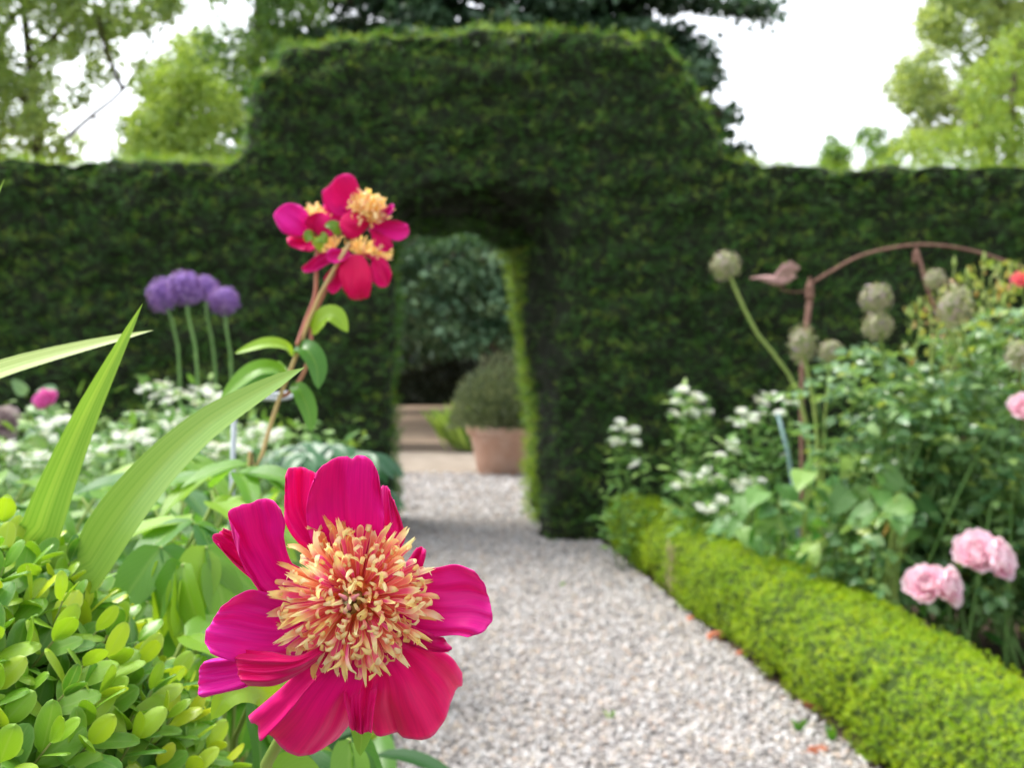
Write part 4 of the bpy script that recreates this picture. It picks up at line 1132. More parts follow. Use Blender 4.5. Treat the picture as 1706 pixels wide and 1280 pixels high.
# ------------------------------------------------------------------ white flowering herbs
def umbel_template():
    """a flat cluster of small five-petalled florets"""
    V, T, tn = [], [], []
    for k in range(11):
        r = 0.9 * math.sqrt((k + 0.3) / 11); a = k * 2.4
        c = np.array([r * math.cos(a), r * math.sin(a), 0.42 * (1 - r * r)])
        for p in range(5):
            b = p * 2 * PI / 5 + k
            q = [c, c + 0.27 * np.array([math.cos(b - .5), math.sin(b - .5), 0.25]), c + 0.36 * np.array([math.cos(b), math.sin(b), 0.30]), c + 0.27 * np.array([math.cos(b + .5), math.sin(b + .5), 0.25])]
            i = len(V); V += q; T.append((i, i + 1, i + 2, i + 3))
    return np.array(V), np.array(T)
UV_, UT_ = umbel_template()
me_u = make_mesh('flower_cluster', UV_, UT_, M_WHITEFL, tint=rng.random(len(UV_) // 4).repeat(4))
def herb(name, foot, heads, spread_h, label, group, nleaf=160, leaf_s=0.055, mat=M_HERB, umb=(0.020, 0.034), lean=0.10, width=0.14):
    """foot: ground point; heads: world points of the flower clusters"""
    e = empty(name, foot, label, 'flowering plant', group)
    st = MB(); LPp = []
    for h in heads:
        b = foot + np.array([rng.normal(0, 0.05), rng.normal(0, 0.05), 0])
        q = cr([b, b * 0.5 + h * 0.5 + np.array([rng.normal(0, lean * .4), rng.normal(0, lean * .4), 0]), h], 14)
        v_, f_ = tube(q, [0.004, 0.0018], 5); st.add(v_, f_)
        LPp.append(q[2:])
    st.build('stems', M_GREENSTEM, e)
    LPp = np.concatenate(LPp)
    i = rng.integers(0, len(LPp), nleaf)
    pos = LPp[i]
    w = np.clip((spread_h - pos[:, 2]) / spread_h, 0.15, 1)
    out = nrm(np.stack([rng.normal(0, 1, nleaf), rng.normal(0, 1, nleaf), rng.normal(0.25, 0.35, nleaf)], 1))
    pos = pos + out * (rng.random(nleaf) * width * w)[:, None]
    a_, b_, _ = lt('herb', 'lance', 1.0, 0.42, 5, 3, 0.25, 0.25)
    R = frames(out, rand_dirs(nleaf) * 0.5 + np.array([0, -0.3, 1.0]))
    V, Fc = scatter(a_, b_, pos, R, rng.uniform(0.6, 1.2, nleaf) * leaf_s)
    mobj('foliage', V, Fc, mat, e, tint=np.repeat(np.clip(rng.normal(0.5, 0.25, nleaf), 0, 1), len(a_)), kind='stuff')
    for h in heads:
        for k in range(rng.integers(2, 6)):
            s = rng.uniform(*umb)
            c = h + np.array([rng.normal(0, s * 1.1), rng.normal(0, s * 1.1), rng.normal(0, s * 0.35)])
            z = nrm(np.array([rng.normal(0, .3), rng.normal(-0.35, .25), 1.0]))
            obj('flower_cluster', me_u, e, mat4(frames(np.cross(z, [1, .2, 0])[None], z[None])[0], c, s))
    return e
GH = 'white flowering herbs by the right of the arch'
def hp(lst, d, dj=0.12): return [P(x, y, d + rng.uniform(-dj, dj)) for x, y in lst]
def gnd(x, d): p = P(x, 620, d); p[2] = 0; return p
herb('white_flower', gnd(1050, 5.5), hp([(1035, 710), (1052, 722), (1022, 738), (1048, 742), (1070, 770)], 5.5), 0.8, 'white flowered herb nearest the arch, its head against the dark hedge', GH, 230, 0.06, width=0.13)
herb('white_flower', gnd(1148, 5.2), hp([(1140, 655), (1158, 662), (1125, 672), (1180, 690), (1140, 690), (1165, 668)], 5.2), 0.95, 'tallest white flowered herb, second from the arch beside the right hedge', GH, 420, 0.065, width=0.14)
herb('white_flower', gnd(1275, 4.9), hp([(1265, 668), (1290, 662), (1242, 690), (1310, 672), (1232, 702), (1285, 690), (1260, 705)], 4.9), 0.92, 'broad white flowered herb under the slanting allium stem', GH, 420, 0.06, width=0.2)
herb('white_flower', gnd(1205, 4.8), hp([(1210, 742), (1222, 750), (1196, 758), (1290, 752)], 4.8), 0.75, 'low white flowered herb between the tallest and the broad one', GH, 300, 0.06, width=0.18)
herb('white_flower', gnd(1165, 4.85), hp([(1165, 790), (1180, 800), (1135, 810), (1150, 795)], 4.85), 0.6, 'short white flowered herb hanging over the box hedge, nearer the arch of two', GH, 260, 0.055, width=0.15)
herb('white_flower', gnd(1225, 4.6), hp([(1225, 805), (1240, 815), (1205, 830), (1235, 850), (1180, 850), (1250, 800)], 4.6), 0.55, 'short white flowered herb hanging over the box hedge, nearer the broad leaves', GH, 320, 0.055, width=0.16)
# blue-green cane
ck = empty('garden_cane', gnd(1325, 4.5), 'thin blue-green plant cane leaning among the white flowers', 'cane')
v_, f_ = tube([P(1296, 690, 4.5), P(1318, 785, 4.5), P(1345, 900, 4.5) * np.array([1, 1, 0])], 0.008, 8, n=6)
mobj('cane', v_, f_, M_BLUECANE, ck)

GL = 'white flowering herbs in the left bed'
left = [
 ('white flowered herb tallest in the left bed, behind the tip of the long leaf', 345, 3.0, [(330, 652), (345, 645), (318, 660), (360, 660), (350, 672), (335, 675), (300, 690)], 420),
 ('white flowered herb left of the tallest, below the leftmost allium', 258, 3.1, [(255, 645), (272, 642), (240, 652), (268, 660), (290, 655), (235, 692), (285, 668)], 420),
 ('white flowered herb behind the bend of the broad sword leaf', 305, 2.7, [(300, 700), (280, 712), (320, 705), (345, 695), (310, 725), (360, 690)], 400),
 ('white flowered herb between the two sword leaves', 205, 2.6, [(205, 722), (190, 732), (225, 728), (215, 745), (185, 750), (240, 720)], 420),
 ('white flowered herb left of the upright sword leaf, under the pink flower', 85, 3.0, [(80, 700), (95, 705), (60, 712), (110, 700), (70, 725), (40, 740), (100, 735)], 420),
 ('pale flowered herb low at the left edge of the photo', 20, 2.5, [(12, 770), (35, 760), (50, 780), (0, 750), (25, 745), (70, 765)], 380),
 ('white flowered herb low behind the foot of the upright sword leaf', 130, 2.4, [(140, 760), (120, 770), (160, 755), (100, 775), (85, 760)], 380),
 ('white flowered herb beside the tan peony stem', 425, 2.9, [(425, 712), (440, 718), (410, 725), (432, 735), (455, 725)], 260),
 ('white flowered herb low between the sword leaf and the peony stem', 385, 2.5, [(385, 745), (400, 752), (365, 755), (350, 760)], 320),
]
for (lab, x, d, hl, nl) in left:
    herb('white_flower', gnd(x, d), hp(hl, d), 0.9, lab, GL, nl, 0.042, width=0.20, umb=(0.012, 0.020))
# loose green growth that fills the back of the left bed
def filler(name, n, xr, dr, zfun, size, mat, label, cat='plant', tmpl='herb', tb=0.5, up=0.4):
    x = rng.uniform(*xr, n); d = rng.uniform(*dr, n)
    z = rng.random(n) ** 0.6 * zfun(x, d)
    pos = np.stack([x, d, z], 1)
    pos[:, 2] *= 0.75 + 0.5 * vnoise(pos * np.array([1, 1, 0]), 4, 9)
    a_, b_, _ = LT[tmpl]
    R = frames(nrm(rand_dirs(n) + np.array([0, 0, up])), rand_dirs(n) * 0.6 + np.array([0, -0.3, 1]))
    V, Fc = scatter(a_, b_, pos, R, rng.uniform(0.6, 1.25, n) * size)
    return mobj(name, V, Fc, mat, tint=np.repeat(np.clip(tb + (vnoise(pos, 3.2, 13) - .5) * .6 + rng.normal(0, 0.18, n), 0, 1), len(a_)), kind='stuff', label=label)
filler('undergrowth', 5200, (-2.6, -0.75), (2.3, 5.6), lambda x, d: np.interp(d, [2.3, 3.4, 5.6], [0.62, 0.86, 0.80]), 0.065, M_HERB, 'soft green undergrowth filling the left flower bed', tb=0.55)
filler('undergrowth', 2600, (0.95, 3.4), (3.6, 6.1), lambda x, d: np.interp(d, [3.6, 6.1], [0.55, 0.45]), 0.075, M_PEONYSTUFF, 'leafy undergrowth between the roses and the right hedge', tb=0.45)

# bright pink flower far left, and a faded mauve bloom at the edge
pf = empty('pink_flower', gnd(78, 3.9), 'single bright pink round flower standing in the left bed', 'flower')
rose_bloom(pf, P(76, 666, 3.9), 0.045, (0.05, -0.8, 0.5), 22, M_HOTPINK, name='bloom', stem_to=P(82, 760, 3.9))
v_, f_ = tube([P(82, 760, 3.9), P(84, 840, 3.9), gnd(84, 3.9)], 0.004, 6, n=6); mobj('stem', v_, f_, M_GREENSTEM, pf)
for k in range(16):
    a = rng.uniform(0, 2 * PI); p = P(80 + rng.uniform(-45, 45), 705 + rng.uniform(-60, 50), 4.15 + rng.uniform(-.1, .1))
    R = frames(np.array([[math.cos(a), -0.3, math.sin(a)]]), np.array([[0, -0.6, 0.8]]))[0]
    obj('leaf', me_l, pf, mat4(R, p, 0.085))
mv = empty('mauve_flower', gnd(12, 3.5), 'faded mauve flower head at the left edge of the bed', 'flower')
rose_bloom(mv, P(8, 702, 3.5), 0.06, (0.4, -0.7, 0.4), 16, petal_mat('faded_petal', (0.42, 0.33, 0.36), (0.46, 0.38, 0.38), (0.36, 0.26, 0.28)), name='bloom', stem_to=P(10, 780, 3.5))
v_, f_ = tube([P(10, 780, 3.5), gnd(12, 3.5)], 0.004, 6, n=4); mobj('stem', v_, f_, M_GREENSTEM, mv)

# dark palmate-leaved plant at the foot of the left pillar
dp = empty('palmate_plant', gnd(540, 3.6), 'dark green plant with divided leaves in front of the left hedge pillar', 'plant')
plv, plf, pluv = lt('palm', 'lance', 1.0, 0.40, 8, 5, 0.25, 0.35)
me_p = make_mesh('leaf', plv, plf, M_HERBDARK, uv=pluv)
stm = MB()
for k in range(24):
    x, y = rng.uniform(455, 625), rng.uniform(715, 815)
    if y < 735 + abs(x - 530) * 0.25: y = 735 + abs(x - 530) * 0.25
    p = P(x, y, 3.6 + rng.uniform(-0.3, 0.3))
    a0 = rng.uniform(-0.4, 0.4)
    for j in range(5):
        a = a0 + (j - 2) * 0.75
        out = nrm(np.array([math.sin(a), -math.cos(a) * 0.8, -0.35 + rng.uniform(-.1, .1)]))
        R = frames(out[None], np.array([[0, -0.35, 1.0]]))[0]
        obj('leaf', me_p, dp, mat4(R, p, rng.uniform(0.11, 0.15)))
    g = np.array([p[0] * 0.6 + gnd(540, 3.6)[0] * 0.4, p[1], 0])
    v_, f_ = tube([p, (p + g) / 2, g], [0.003, 0.005], 5, n=5); stm.add(v_, f_)
stm.build('stems', M_GREENSTEM, dp)

# ------------------------------------------------------------------ peony foliage, middle left
pv, pfc, puv = leaf_template('ovate', 1.0, 0.46, 16, 9, 0.22, 0.28, wave=0.025)
me_pl = [make_mesh('leaf', *leaf_template('ovate', 1.0, w, 16, 9, f, dr, wave=0.025)[:2], M_PEONYLEAF, uv=puv) for w, f, dr in ((0.46, 0.22, 0.28), (0.40, 0.3, 0.45), (0.52, 0.15, 0.15))]
pb = empty('peony_bush', (-0.42, 1.25, 0), 'leafy peony bush without flowers filling the space behind the large bloom', 'peony bush')
stm = MB()
def peony_leafset(p, out, size, d_up=0.0):
    """a compound leaf: leaflets in threes"""
    out = nrm(out); side = nrm(np.cross(out, [0, 0, 1])); up = np.cross(side, out)
    for (f, s) in ((0, 0), (-0.30, 1), (-0.30, -1)):
        dd = nrm(out + side * s * 0.85 + np.array([0, 0, rng.uniform(-0.25, 0.1)]))
        z = nrm(up + np.array([rng.normal(0, .2), rng.normal(-0.25, .2), 0.3]))
        R = frames(dd[None], z[None])[0]
        obj('leaf', me_pl[rng.integers(0, 3)], pb, mat4(R, p + out * f * size * 0.4, size * rng.uniform(0.85, 1.1)))
    root = np.array([p[0] * 0.5 - 0.21, 1.25 + (p[1] - 1.25) * 0.4, 0.15])
    v_, f_ = tube([p - out * size * 0.12, p - out * size * 0.45 - np.array([0, 0, 0.03]), (p + root) / 2 - np.array([0, 0, 0.03]), root], [0.0022, 0.003, 0.005], 6, n=10); stm.add(v_, f_)
# explicit leaf fans seen in the photograph (x, y, distance, heading across, heading up, size)
for (x, y, d, hx, hz, s) in (
    (395, 775, 1.15, -0.9, -0.1, 0.085), (410, 790, 1.1, 0.9, 0.05, 0.085), (330, 800, 1.3, -1.0, -0.05, 0.10), (450, 795, 1.2, 0.8, -0.2, 0.09),
    (250, 790, 1.5, -0.8, -0.1, 0.11), (300, 870, 0.98, -0.9, -0.12, 0.085), (345, 885, 0.95, 0.7, -0.5, 0.085), (270, 930, 0.9, 0.3, -1.0, 0.085),
    (350, 930, 0.88, 0.5, -0.9, 0.09), (300, 960, 0.85, -0.2, -1.0, 0.085), (330, 1060, 0.80, 0.8, 0.0, 0.08), (240, 850, 1.2, -0.9, 0.1, 0.10),
    (120, 830, 1.4, -0.8, 0.0, 0.11), (60, 800, 1.6, 0.8, 0.05, 0.11), (180, 820, 1.35, 0.9, -0.1, 0.10), (40, 850, 1.25, -0.6, 0.0, 0.10),
    (210, 800, 1.7, 0.6, 0.1, 0.11), (310, 760, 1.7, 0.5, -0.2, 0.11), (370, 840, 1.05, 0.9, -0.1, 0.085), (400, 1100, 0.85, 0.9, -0.4, 0.08),
    (430, 1180, 0.80, 0.5, -0.9, 0.08), (520, 1260, 0.80, 0.9, -0.5, 0.08), (590, 1250, 0.78, 0.6, -1.0, 0.07), (480, 1230, 0.9, -0.4, -0.9, 0.085),
    (330, 1150, 0.9, -0.3, -1.0, 0.085), (250, 1020, 0.95, 0.5, -0.8, 0.085), (400, 1000, 1.0, 0.2, -1.0, 0.09), (420, 880, 1.2, 0.4, -0.6, 0.09)):
    peony_leafset(P(x, y, d), np.array([hx, rng.uniform(-0.55, 0.15), hz]), s)
for k in range(46):
    d = rng.uniform(0.95, 2.1)
    x = rng.uniform(-60, 540)
    ytop = np.interp(d, [0.95, 1.3, 2.1], [960, 850, 785])
    p = P(x, ytop + abs(rng.normal(0, 1)) * 150, d)
    if p[2] < 0.2: p[2] = rng.uniform(0.2, 0.5)
    a = rng.uniform(0, 2 * PI)
    peony_leafset(p, np.array([math.cos(a), math.sin(a) * 0.7 - 0.3, rng.uniform(-0.5, 0.15)]), rng.uniform(0.085, 0.115))
stm.build('stems', M_PALESTEM, pb)
Nn_ = 900
x = rng.uniform(-1.15, -0.18, Nn_); d = rng.uniform(0.9, 2.3, Nn_)
pos = np.stack([x * d / 1.4, d, rng.uniform(0.05, 0.80, Nn_) * np.interp(d, [0.9, 2.3], [0.82, 0.78])], 1)
R = frames(nrm(rand_dirs(Nn_) + np.array([0, -0.3, -0.2])), rand_dirs(Nn_) * 0.4 + np.array([0, -0.3, 1]))
V, Fc = scatter(plv, plf, pos, R, rng.uniform(0.08, 0.13, Nn_))
mobj('foliage', V, Fc, M_PEONYSTUFF, pb, tint=np.repeat(np.clip(rng.normal(0.45, 0.25, Nn_), 0, 1), len(plv)), kind='stuff')
# steel ring and its rod that holds the tall stems
st_ = empty('plant_ring', gnd(390, 1.32), 'grey steel ring support holding up the tall peony stems', 'plant support')
v_, f_ = tube([P(391, 668, 1.32), P(385, 760, 1.32), gnd(383, 1.32)], 0.0035, 8, n=6); mobj('rod', v_, f_, M_ZINC, st_)
rc = P(435, 660, 1.30)
an = np.linspace(0, 2 * PI, 33)
v_, f_ = tube(np.stack([rc[0] + 0.040 * np.cos(an), rc[1] + 0.060 * np.sin(an), rc[2] + 0.003 * np.sin(an * 2)], 1), 0.0028, 6); mobj('ring', v_, f_, M_ZINC, st_)

# ------------------------------------------------------------------ sword-shaped leaves
sp = empty('sword_leaf_plant', (-0.30, 0.70, 0), 'plant with long ribbed sword shaped leaves rising behind the near shrub', 'plant')
spine_leaf('leaf', [P(20, 1280, 0.72) * np.array([1, 1, 0]) + np.array([0, 0, 0.3]), P(20, 1100, 0.72), P(72, 880, 0.70), P(135, 715, 0.68), P(190, 600, 0.66), P(238, 505, 0.65)], 0.042, 'sword', M_SWORD, sp, face=(0.25, -1, 0.1), fold=0.25, nu=44, nv=9, tintv=0.3)
spine_leaf('leaf', [P(0, 1350, 0.72) * np.array([1, 1, 0]) + np.array([0, 0, 0.3]), P(60, 1120, 0.71), P(150, 945, 0.69), P(240, 815, 0.66), P(335, 718, 0.64), P(430, 655, 0.63), P(508, 612, 0.62)], 0.043, 'sword_blunt', M_SWORD, sp, face=(-0.3, -1.0, 0.40), fold=0.18, nu=50, nv=9, tintv=0.9)
spine_leaf('leaf', [P(-330, 1200, 0.72) * np.array([1, 1, 0]) + np.array([0, 0, 0.3]), P(-300, 850, 0.72), P(-190, 690, 0.71), P(0, 617, 0.70), P(130, 580, 0.70), P(256, 550, 0.70)], 0.026, 'sword_blunt', M_SWORDPALE, sp, face=(0, -0.8, 0.6), fold=0.12, nu=44, nv=7)
spine_leaf('leaf', [P(-180, 900, 0.7) * np.array([1, 1, 0]) + np.array([0, 0, 0.3]), P(-120, 600, 0.7), P(-50, 430, 0.69), P(-4, 330, 0.69), P(8, 296, 0.69)], 0.03, 'sword', M_SWORD, sp, face=(0.2, -1, 0.1), nu=30, nv=7)

# ------------------------------------------------------------------ near box shrub
bs = empty('box_shrub', (-0.33, 0.62, 0), 'rounded box shrub with glossy rounded leaves and yellow-green tips, close by at the lower left', 'shrub')
BC = P(-320, 1530, 0.63); BR = 0.247
m = 24
prof = [(BR * 0.86 * math.sin(a), BR * 0.86 * math.cos(a)) for a in np.linspace(0.02, PI / 2, 10)] + [(BR * 0.84, -0.3), (BR * 0.7, -BC[2])]
v_, f_ = lathe(prof[::-1], BC, 28)
mobj('shrub_core', v_, f_, M_BOXCORE, bs)
bl = [leaf_template('box', 1.0, w, 9, 7, f, dr, cup=c) for w, f, dr, c in ((0.56, 0.12, 0.10, 0.10), (0.62, 0.05, 0.22, 0.12), (0.50, 0.2, 0.05, 0.05))]
for q_ in bl:   # thickness and the little notch at the tip
    q_[0][:, 2] += 0.0
def box_mats():
    out = []
    for nm, st in (('old', [(0.0, (0.08, 0.25, 0.025)), (1.0, (0.17, 0.38, 0.03))]), ('mid', [(0.0, (0.15, 0.38, 0.025)), (1.0, (0.27, 0.48, 0.030))]), ('new', [(0.0, (0.24, 0.47, 0.03)), (1.0, (0.41, 0.59, 0.035))])):
        out.append(leaf_mat('box_leaf_' + nm, st, rough=0.30, trans=0.32, src='obj', vein=0.28, veincol=(0.36, 0.52, 0.14), spec=0.5, rim=0.35, bump=300))
    return out
BM = box_mats()
bme = [[make_mesh('leaf', a, b, mt, uv=u_) for (a, b, u_) in bl] for mt in BM]
sprigs = []
tries = 0
while len(sprigs) < 640 and tries < 40000:
    tries += 1
    if rng.random() < 0.85:
        dv = nrm(np.array([rng.normal(0.6, 0.4), rng.normal(-0.5, 0.5), rng.normal(0.6, 0.4)]))
    else:
        dv = rand_dirs(1)[0]
    if dv[2] < -0.25: continue
    c = BC + dv * BR * (0.98 + 0.10 * (vnoise(dv[None] * 2.1, 1.6, 3)[0] - 0.4))
    if any(np.linalg.norm(c - s[0]) < 0.0188 for s in sprigs): continue
    sprigs.append((c, dv))
Lp, Ly, Lz, Ls, Lk = [], [], [], [], []
tw = MB()
for (c, dv) in sprigs:
    ax = nrm(dv + np.array([0.05, -0.05, 0.55]) + 0.32 * rand_dirs(1)[0])
    L_ = rng.uniform(0.034, 0.054)
    rise = rng.uniform(-0.006, 0.014)
    tip = c + ax * rise
    v_, f_ = tube([tip - ax * L_, tip], [0.0011, 0.0006], 5, n=4); tw.add(v_, f_)
    e1 = nrm(np.cross(ax, rand_dirs(1)[0])); e2 = np.cross(ax, e1)
    npair = rng.integers(3, 6)
    young = rng.random() < 0.6
    for k in range(npair):
        s = k / max(1, npair - 1)
        p = tip - ax * L_ * s * 0.85
        for sg in (1, -1):
            r = (e1 if k % 2 == 0 else e2) * sg
            r = nrm(r + 0.25 * rand_dirs(1)[0])
            al = (0.25 if k == 0 else 0.55 + 0.35 * s) + rng.normal(0, 0.14)
            if k == 0 and sg == -1 and rng.random() < 0.4: continue
            y = ax * math.cos(al) + r * math.sin(al)
            z = ax * math.sin(al) - r * math.cos(al)
            Lp.append(p + r * 0.0008); Ly.append(y); Lz.append(z + 0.12 * rand_dirs(1)[0])
            Ls.append((0.0205 + 0.0125 * min(1, s * 1.5)) * rng.uniform(0.85, 1.15))
            Lk.append(2 if (k == 0 and young) or (k == 1 and rng.random() < 0.35) else (1 if s < 0.6 and rng.random() < 0.75 else 0))
tw.build('twigs', M_TWIG, bs)['kind'] = 'stuff'
Lp, Ly, Lz, Ls, Lk = map(np.array, (Lp, Ly, Lz, Ls, Lk))
LR = frames(Ly, Lz)
depth = Lp[:, 1]
sx_ = 853 + Lp[:, 0] / depth * F; sy_ = 620 - (Lp[:, 2] - H) / depth * F
vis = (sx_ > -60) & (sy_ < 1330) & (((Lp - BC) * np.array([0.25, -1, 0.35])).sum(1) > 0.02)
rankv = np.where(vis, Ls / depth, -1)
order = np.argsort(-(rankv + 0.02 * rng.random(len(rankv)) + 0.35 * np.linalg.norm(Lp - BC, axis=1) * vis))
for i in order[:298]:
    obj('leaf', bme[Lk[i]][rng.integers(0, 3)], bs, mat4(LR[i], Lp[i], Ls[i]))
i = order[298:]
TB = {0: (0.1, 0.10), 1: (0.48, 0.1), 2: (0.85, 0.1)}
tt = np.array([np.clip(rng.normal(*TB[int(k)]), 0, 1) for k in Lk[i]])
b2 = leaf_template('box', 1.0, 0.57, 7, 5, 0.12, 0.12, cup=0.1)
V, Fc = scatter(b2[0], b2[1], Lp[i], LR[i], Ls[i])
mobj('foliage', V, Fc, M_BOXLEAF, bs, tint=np.repeat(tt, len(b2[0])), uv=np.tile(b2[2], (len(i), 1)), kind='stuff')
# the lower body of the shrub
nb_ = 4200
a = rng.uniform(0, 2 * PI, nb_); zz = rng.uniform(0.05, BC[2] + 0.02, nb_)
q = np.stack([np.cos(a), np.sin(a), 0.3 + 0 * a], 1)
pos = np.stack([BC[0] + np.cos(a) * BR * 0.93, BC[1] + np.sin(a) * BR * 0.93, zz], 1) + rng.normal(0, 0.008, (nb_, 3))
V, Fc = scatter(*leaf_template('box', 1.0, 0.58, 5, 3, 0.12, 0.1)[:2], pos, frames(nrm(q + 0.8 * rand_dirs(nb_)), rand_dirs(nb_) + np.array([0, 0, 1.0])), rng.uniform(0.014, 0.022, nb_))
mobj('lower_foliage', V, Fc, M_BOXLEAF, bs, tint=np.repeat(np.clip(rng.normal(0.35, 0.22, nb_), 0, 1), 15), kind='stuff')

# ------------------------------------------------------------------ peony flowers
def coons(Lc, Tc, Rc, nu, nv):
    """patch between left edge, tip edge and right edge (2-D); the root edge is straight"""
    u = np.linspace(0, 1, nu)[:, None, None]; v = np.linspace(0, 1, nv)[None, :, None]
    L, R, T = cr(Lc, nu)[:, None], cr(Rc, nu)[:, None], cr(Tc, nv)[None]
    Bm = L[0:1] * (1 - v) + R[0:1] * v
    return (1 - v) * L + v * R + (1 - u) * Bm + u * T - ((1 - u) * (1 - v) * L[0:1] + (1 - u) * v * R[0:1] + u * (1 - v) * L[-1:] + u * v * R[-1:])
def petal(name, parent, conv, L, T, R, d, z, mat, bow=0.0, cup=0.004, ruf=0.0012, nu=34, nv=33, roll=0.0, seed=0, fold=None):
    """z = (root, tip) towards the viewer in metres; bow arches along, cup lifts the side edges, roll tips one side forward"""
    px = coons(np.array([conv(*p) for p in L]), np.array([conv(*p) for p in T]), np.array([conv(*p) for p in R]), nu, nv)
    U, Vv = np.meshgrid(np.linspace(0, 1, nu), np.linspace(-1, 1, nv), indexing='ij')
    Z = z[0] + (z[1] - z[0]) * U + bow * np.sin(PI * U) + cup * Vv ** 2 * U + roll * Vv * U
    Z = Z + ruf * U ** 2 * (np.sin(Vv * 9 + seed) + 0.6 * np.sin(Vv * 17 + seed * 2.1 + U * 4)) * (0.4 + 0.6 * np.abs(Vv))
    Z = Z + ruf * 0.7 * np.sin(U * 15 + seed * 1.7 + Vv * 2) * np.abs(Vv) ** 3
    Z = Z + (0.0034 * np.sin(U * 5.1 + Vv * 2.3 + seed * 1.9) + 0.0022 * np.sin(Vv * 6.3 - U * 3.0 + seed) + 0.0013 * np.sin(Vv * 11.7 + U * 4.0 + seed * 2.3) + 0.0005 * np.sin(Vv * 23 + U * 9 * np.sin(seed) + seed)) * U
    Z = Z + 0.0007 * np.sin(Vv * 34 + seed) * np.clip((U - 0.75) / 0.25, 0, 1) ** 2 + 0.0006 * np.sin(U * 40 + seed) * np.abs(Vv) ** 6
    rim = 1 + (0.007 * np.sin(Vv * 11.3 + seed * 3.1) * np.sin(Vv * 4.1 + seed * 1.3) + 0.0035 * np.sin(Vv * 27 + seed) * np.sin(Vv * 5.3 + seed) + 0.010 * np.sin(Vv * 6.1 + seed * 0.7)) * np.clip((U - 0.6) / 0.4, 0, 1) ** 3
    root = px[0].mean(0)
    px = root + (px - root) * rim[..., None]
    if fold is not None:
        v0, amt = fold
        Z = Z + amt * np.exp(-((Vv - v0) / 0.22) ** 2) * U
    dd = d - Z
    V = np.stack([(px[..., 0] - 853) / F * dd, dd, H + (620 - px[..., 1]) / F * dd], -1).reshape(-1, 3)
    o = mobj(name, V, grid_faces(nu, nv), mat, parent, uv=np.stack([(Vv + 1) / 2, U], -1).reshape(-1, 2))
    s = o.modifiers.new('thickness', 'SOLIDIFY'); s.thickness = 0.00035; s.offset = 0
    return o

k1 = lambda x, y: (320 + 0.414 * x, 740 + 0.414 * y)
FD = 0.512
fc = P(592, 1000, FD)
hero = empty('peony', np.array([fc[0] - 0.03, FD + 0.06, 0]), 'large open magenta peony with a thick crest of yellow and pink petaloids, nearest of all', 'flower', 'magenta peonies')
petal('petal', hero, k1, [(600, 520), (450, 420), (380, 330), (372, 250), (378, 150)], [(378, 150), (385, 100), (430, 93), (500, 120), (560, 160)], [(640, 500), (570, 400), (550, 280), (560, 160)], FD, (-0.016, -0.008), M_PETAL, cup=0.003, ruf=0.001, seed=1, roll=-0.003)
petal('petal', hero, k1, [(600, 540), (500, 430), (462, 320), (465, 220), (488, 150)], [(488, 150), (520, 90), (580, 55), (618, 50), (642, 66), (668, 46), (715, 58), (742, 95), (752, 150)], [(690, 540), (760, 400), (772, 300), (765, 220), (752, 150)], FD, (-0.013, 0.002), M_PETAL, cup=0.007, ruf=0.0013, bow=-0.004, seed=2)
petal('petal', hero, k1, [(680, 520), (745, 340), (752, 240), (758, 185)], [(758, 185), (772, 163), (795, 190), (812, 235)], [(740, 540), (850, 400), (846, 325), (812, 235)], FD, (-0.020, -0.014), M_PETALPINK, seed=3)
petal('petal', hero, k1, [(560, 640), (330, 600), (210, 520), (140, 450), (110, 405)], [(110, 405), (82, 388), (100, 360), (122, 343), (150, 350)], [(560, 560), (400, 480), (240, 380), (150, 350)], FD, (-0.020, -0.010), M_PETALRED, seed=4, cup=0.004, fold=(0.3, -0.005))
petal('petal', hero, k1, [(560, 690), (330, 665), (262, 580), (196, 470), (186, 370)], [(186, 370), (148, 292), (190, 250), (260, 226), (320, 228), (355, 262)], [(580, 560), (420, 500), (372, 390), (374, 320), (355, 262)], FD, (-0.012, 0.009), M_PETAL, cup=0.005, bow=-0.006, ruf=0.001, seed=5)
petal('petal', hero, k1, [(560, 700), (400, 860), (250, 890), (120, 865), (66, 845)], [(66, 845), (56, 790), (66, 735), (110, 670), (170, 615)], [(600, 620), (420, 640), (300, 600), (235, 588), (170, 615)], FD, (-0.010, 0.010), M_PETALPINK, cup=0.010, bow=-0.012, ruf=0.0013, seed=6)
petal('petal', hero, k1, [(600, 760), (440, 850), (320, 838), (240, 832), (192, 826)], [(192, 826), (178, 870), (186, 930), (222, 976)], [(600, 800), (500, 880), (420, 935), (330, 978), (222, 982)], FD, (0.0, 0.012), M_PETALRED, cup=-0.012, bow=0.010, ruf=0.0012, seed=7)
petal('petal', hero, k1, [(540, 760), (340, 830), (180, 850), (75, 868)], [(75, 868), (40, 890), (22, 958), (40, 1018), (100, 1006)], [(560, 860), (380, 900), (222, 978), (100, 1006)], FD, (-0.020, -0.012), M_PETALPINK, cup=0.002, seed=8)
petal('petal', hero, k1, [(600, 800), (440, 910), (340, 1000), (225, 1098)], [(225, 1098), (236, 1122), (268, 1128), (270, 1180), (276, 1203), (300, 1168), (340, 1208), (400, 1244), (450, 1252), (520, 1236), (590, 1185)], [(680, 800), (690, 940), (668, 1020), (645, 1110), (590, 1185)], FD, (-0.013, -0.040), M_PETAL, cup=-0.002, bow=0.012, ruf=0.0014, seed=9, fold=(-0.42, 0.010))
petal('petal', hero, k1, [(630, 820), (610, 1000), (630, 1100), (634, 1140)], [(634, 1140), (655, 1160), (690, 1166), (722, 1162)], [(720, 820), (745, 960), (730, 1080), (722, 1162)], FD, (-0.021, -0.013), M_PETALRED, seed=10)
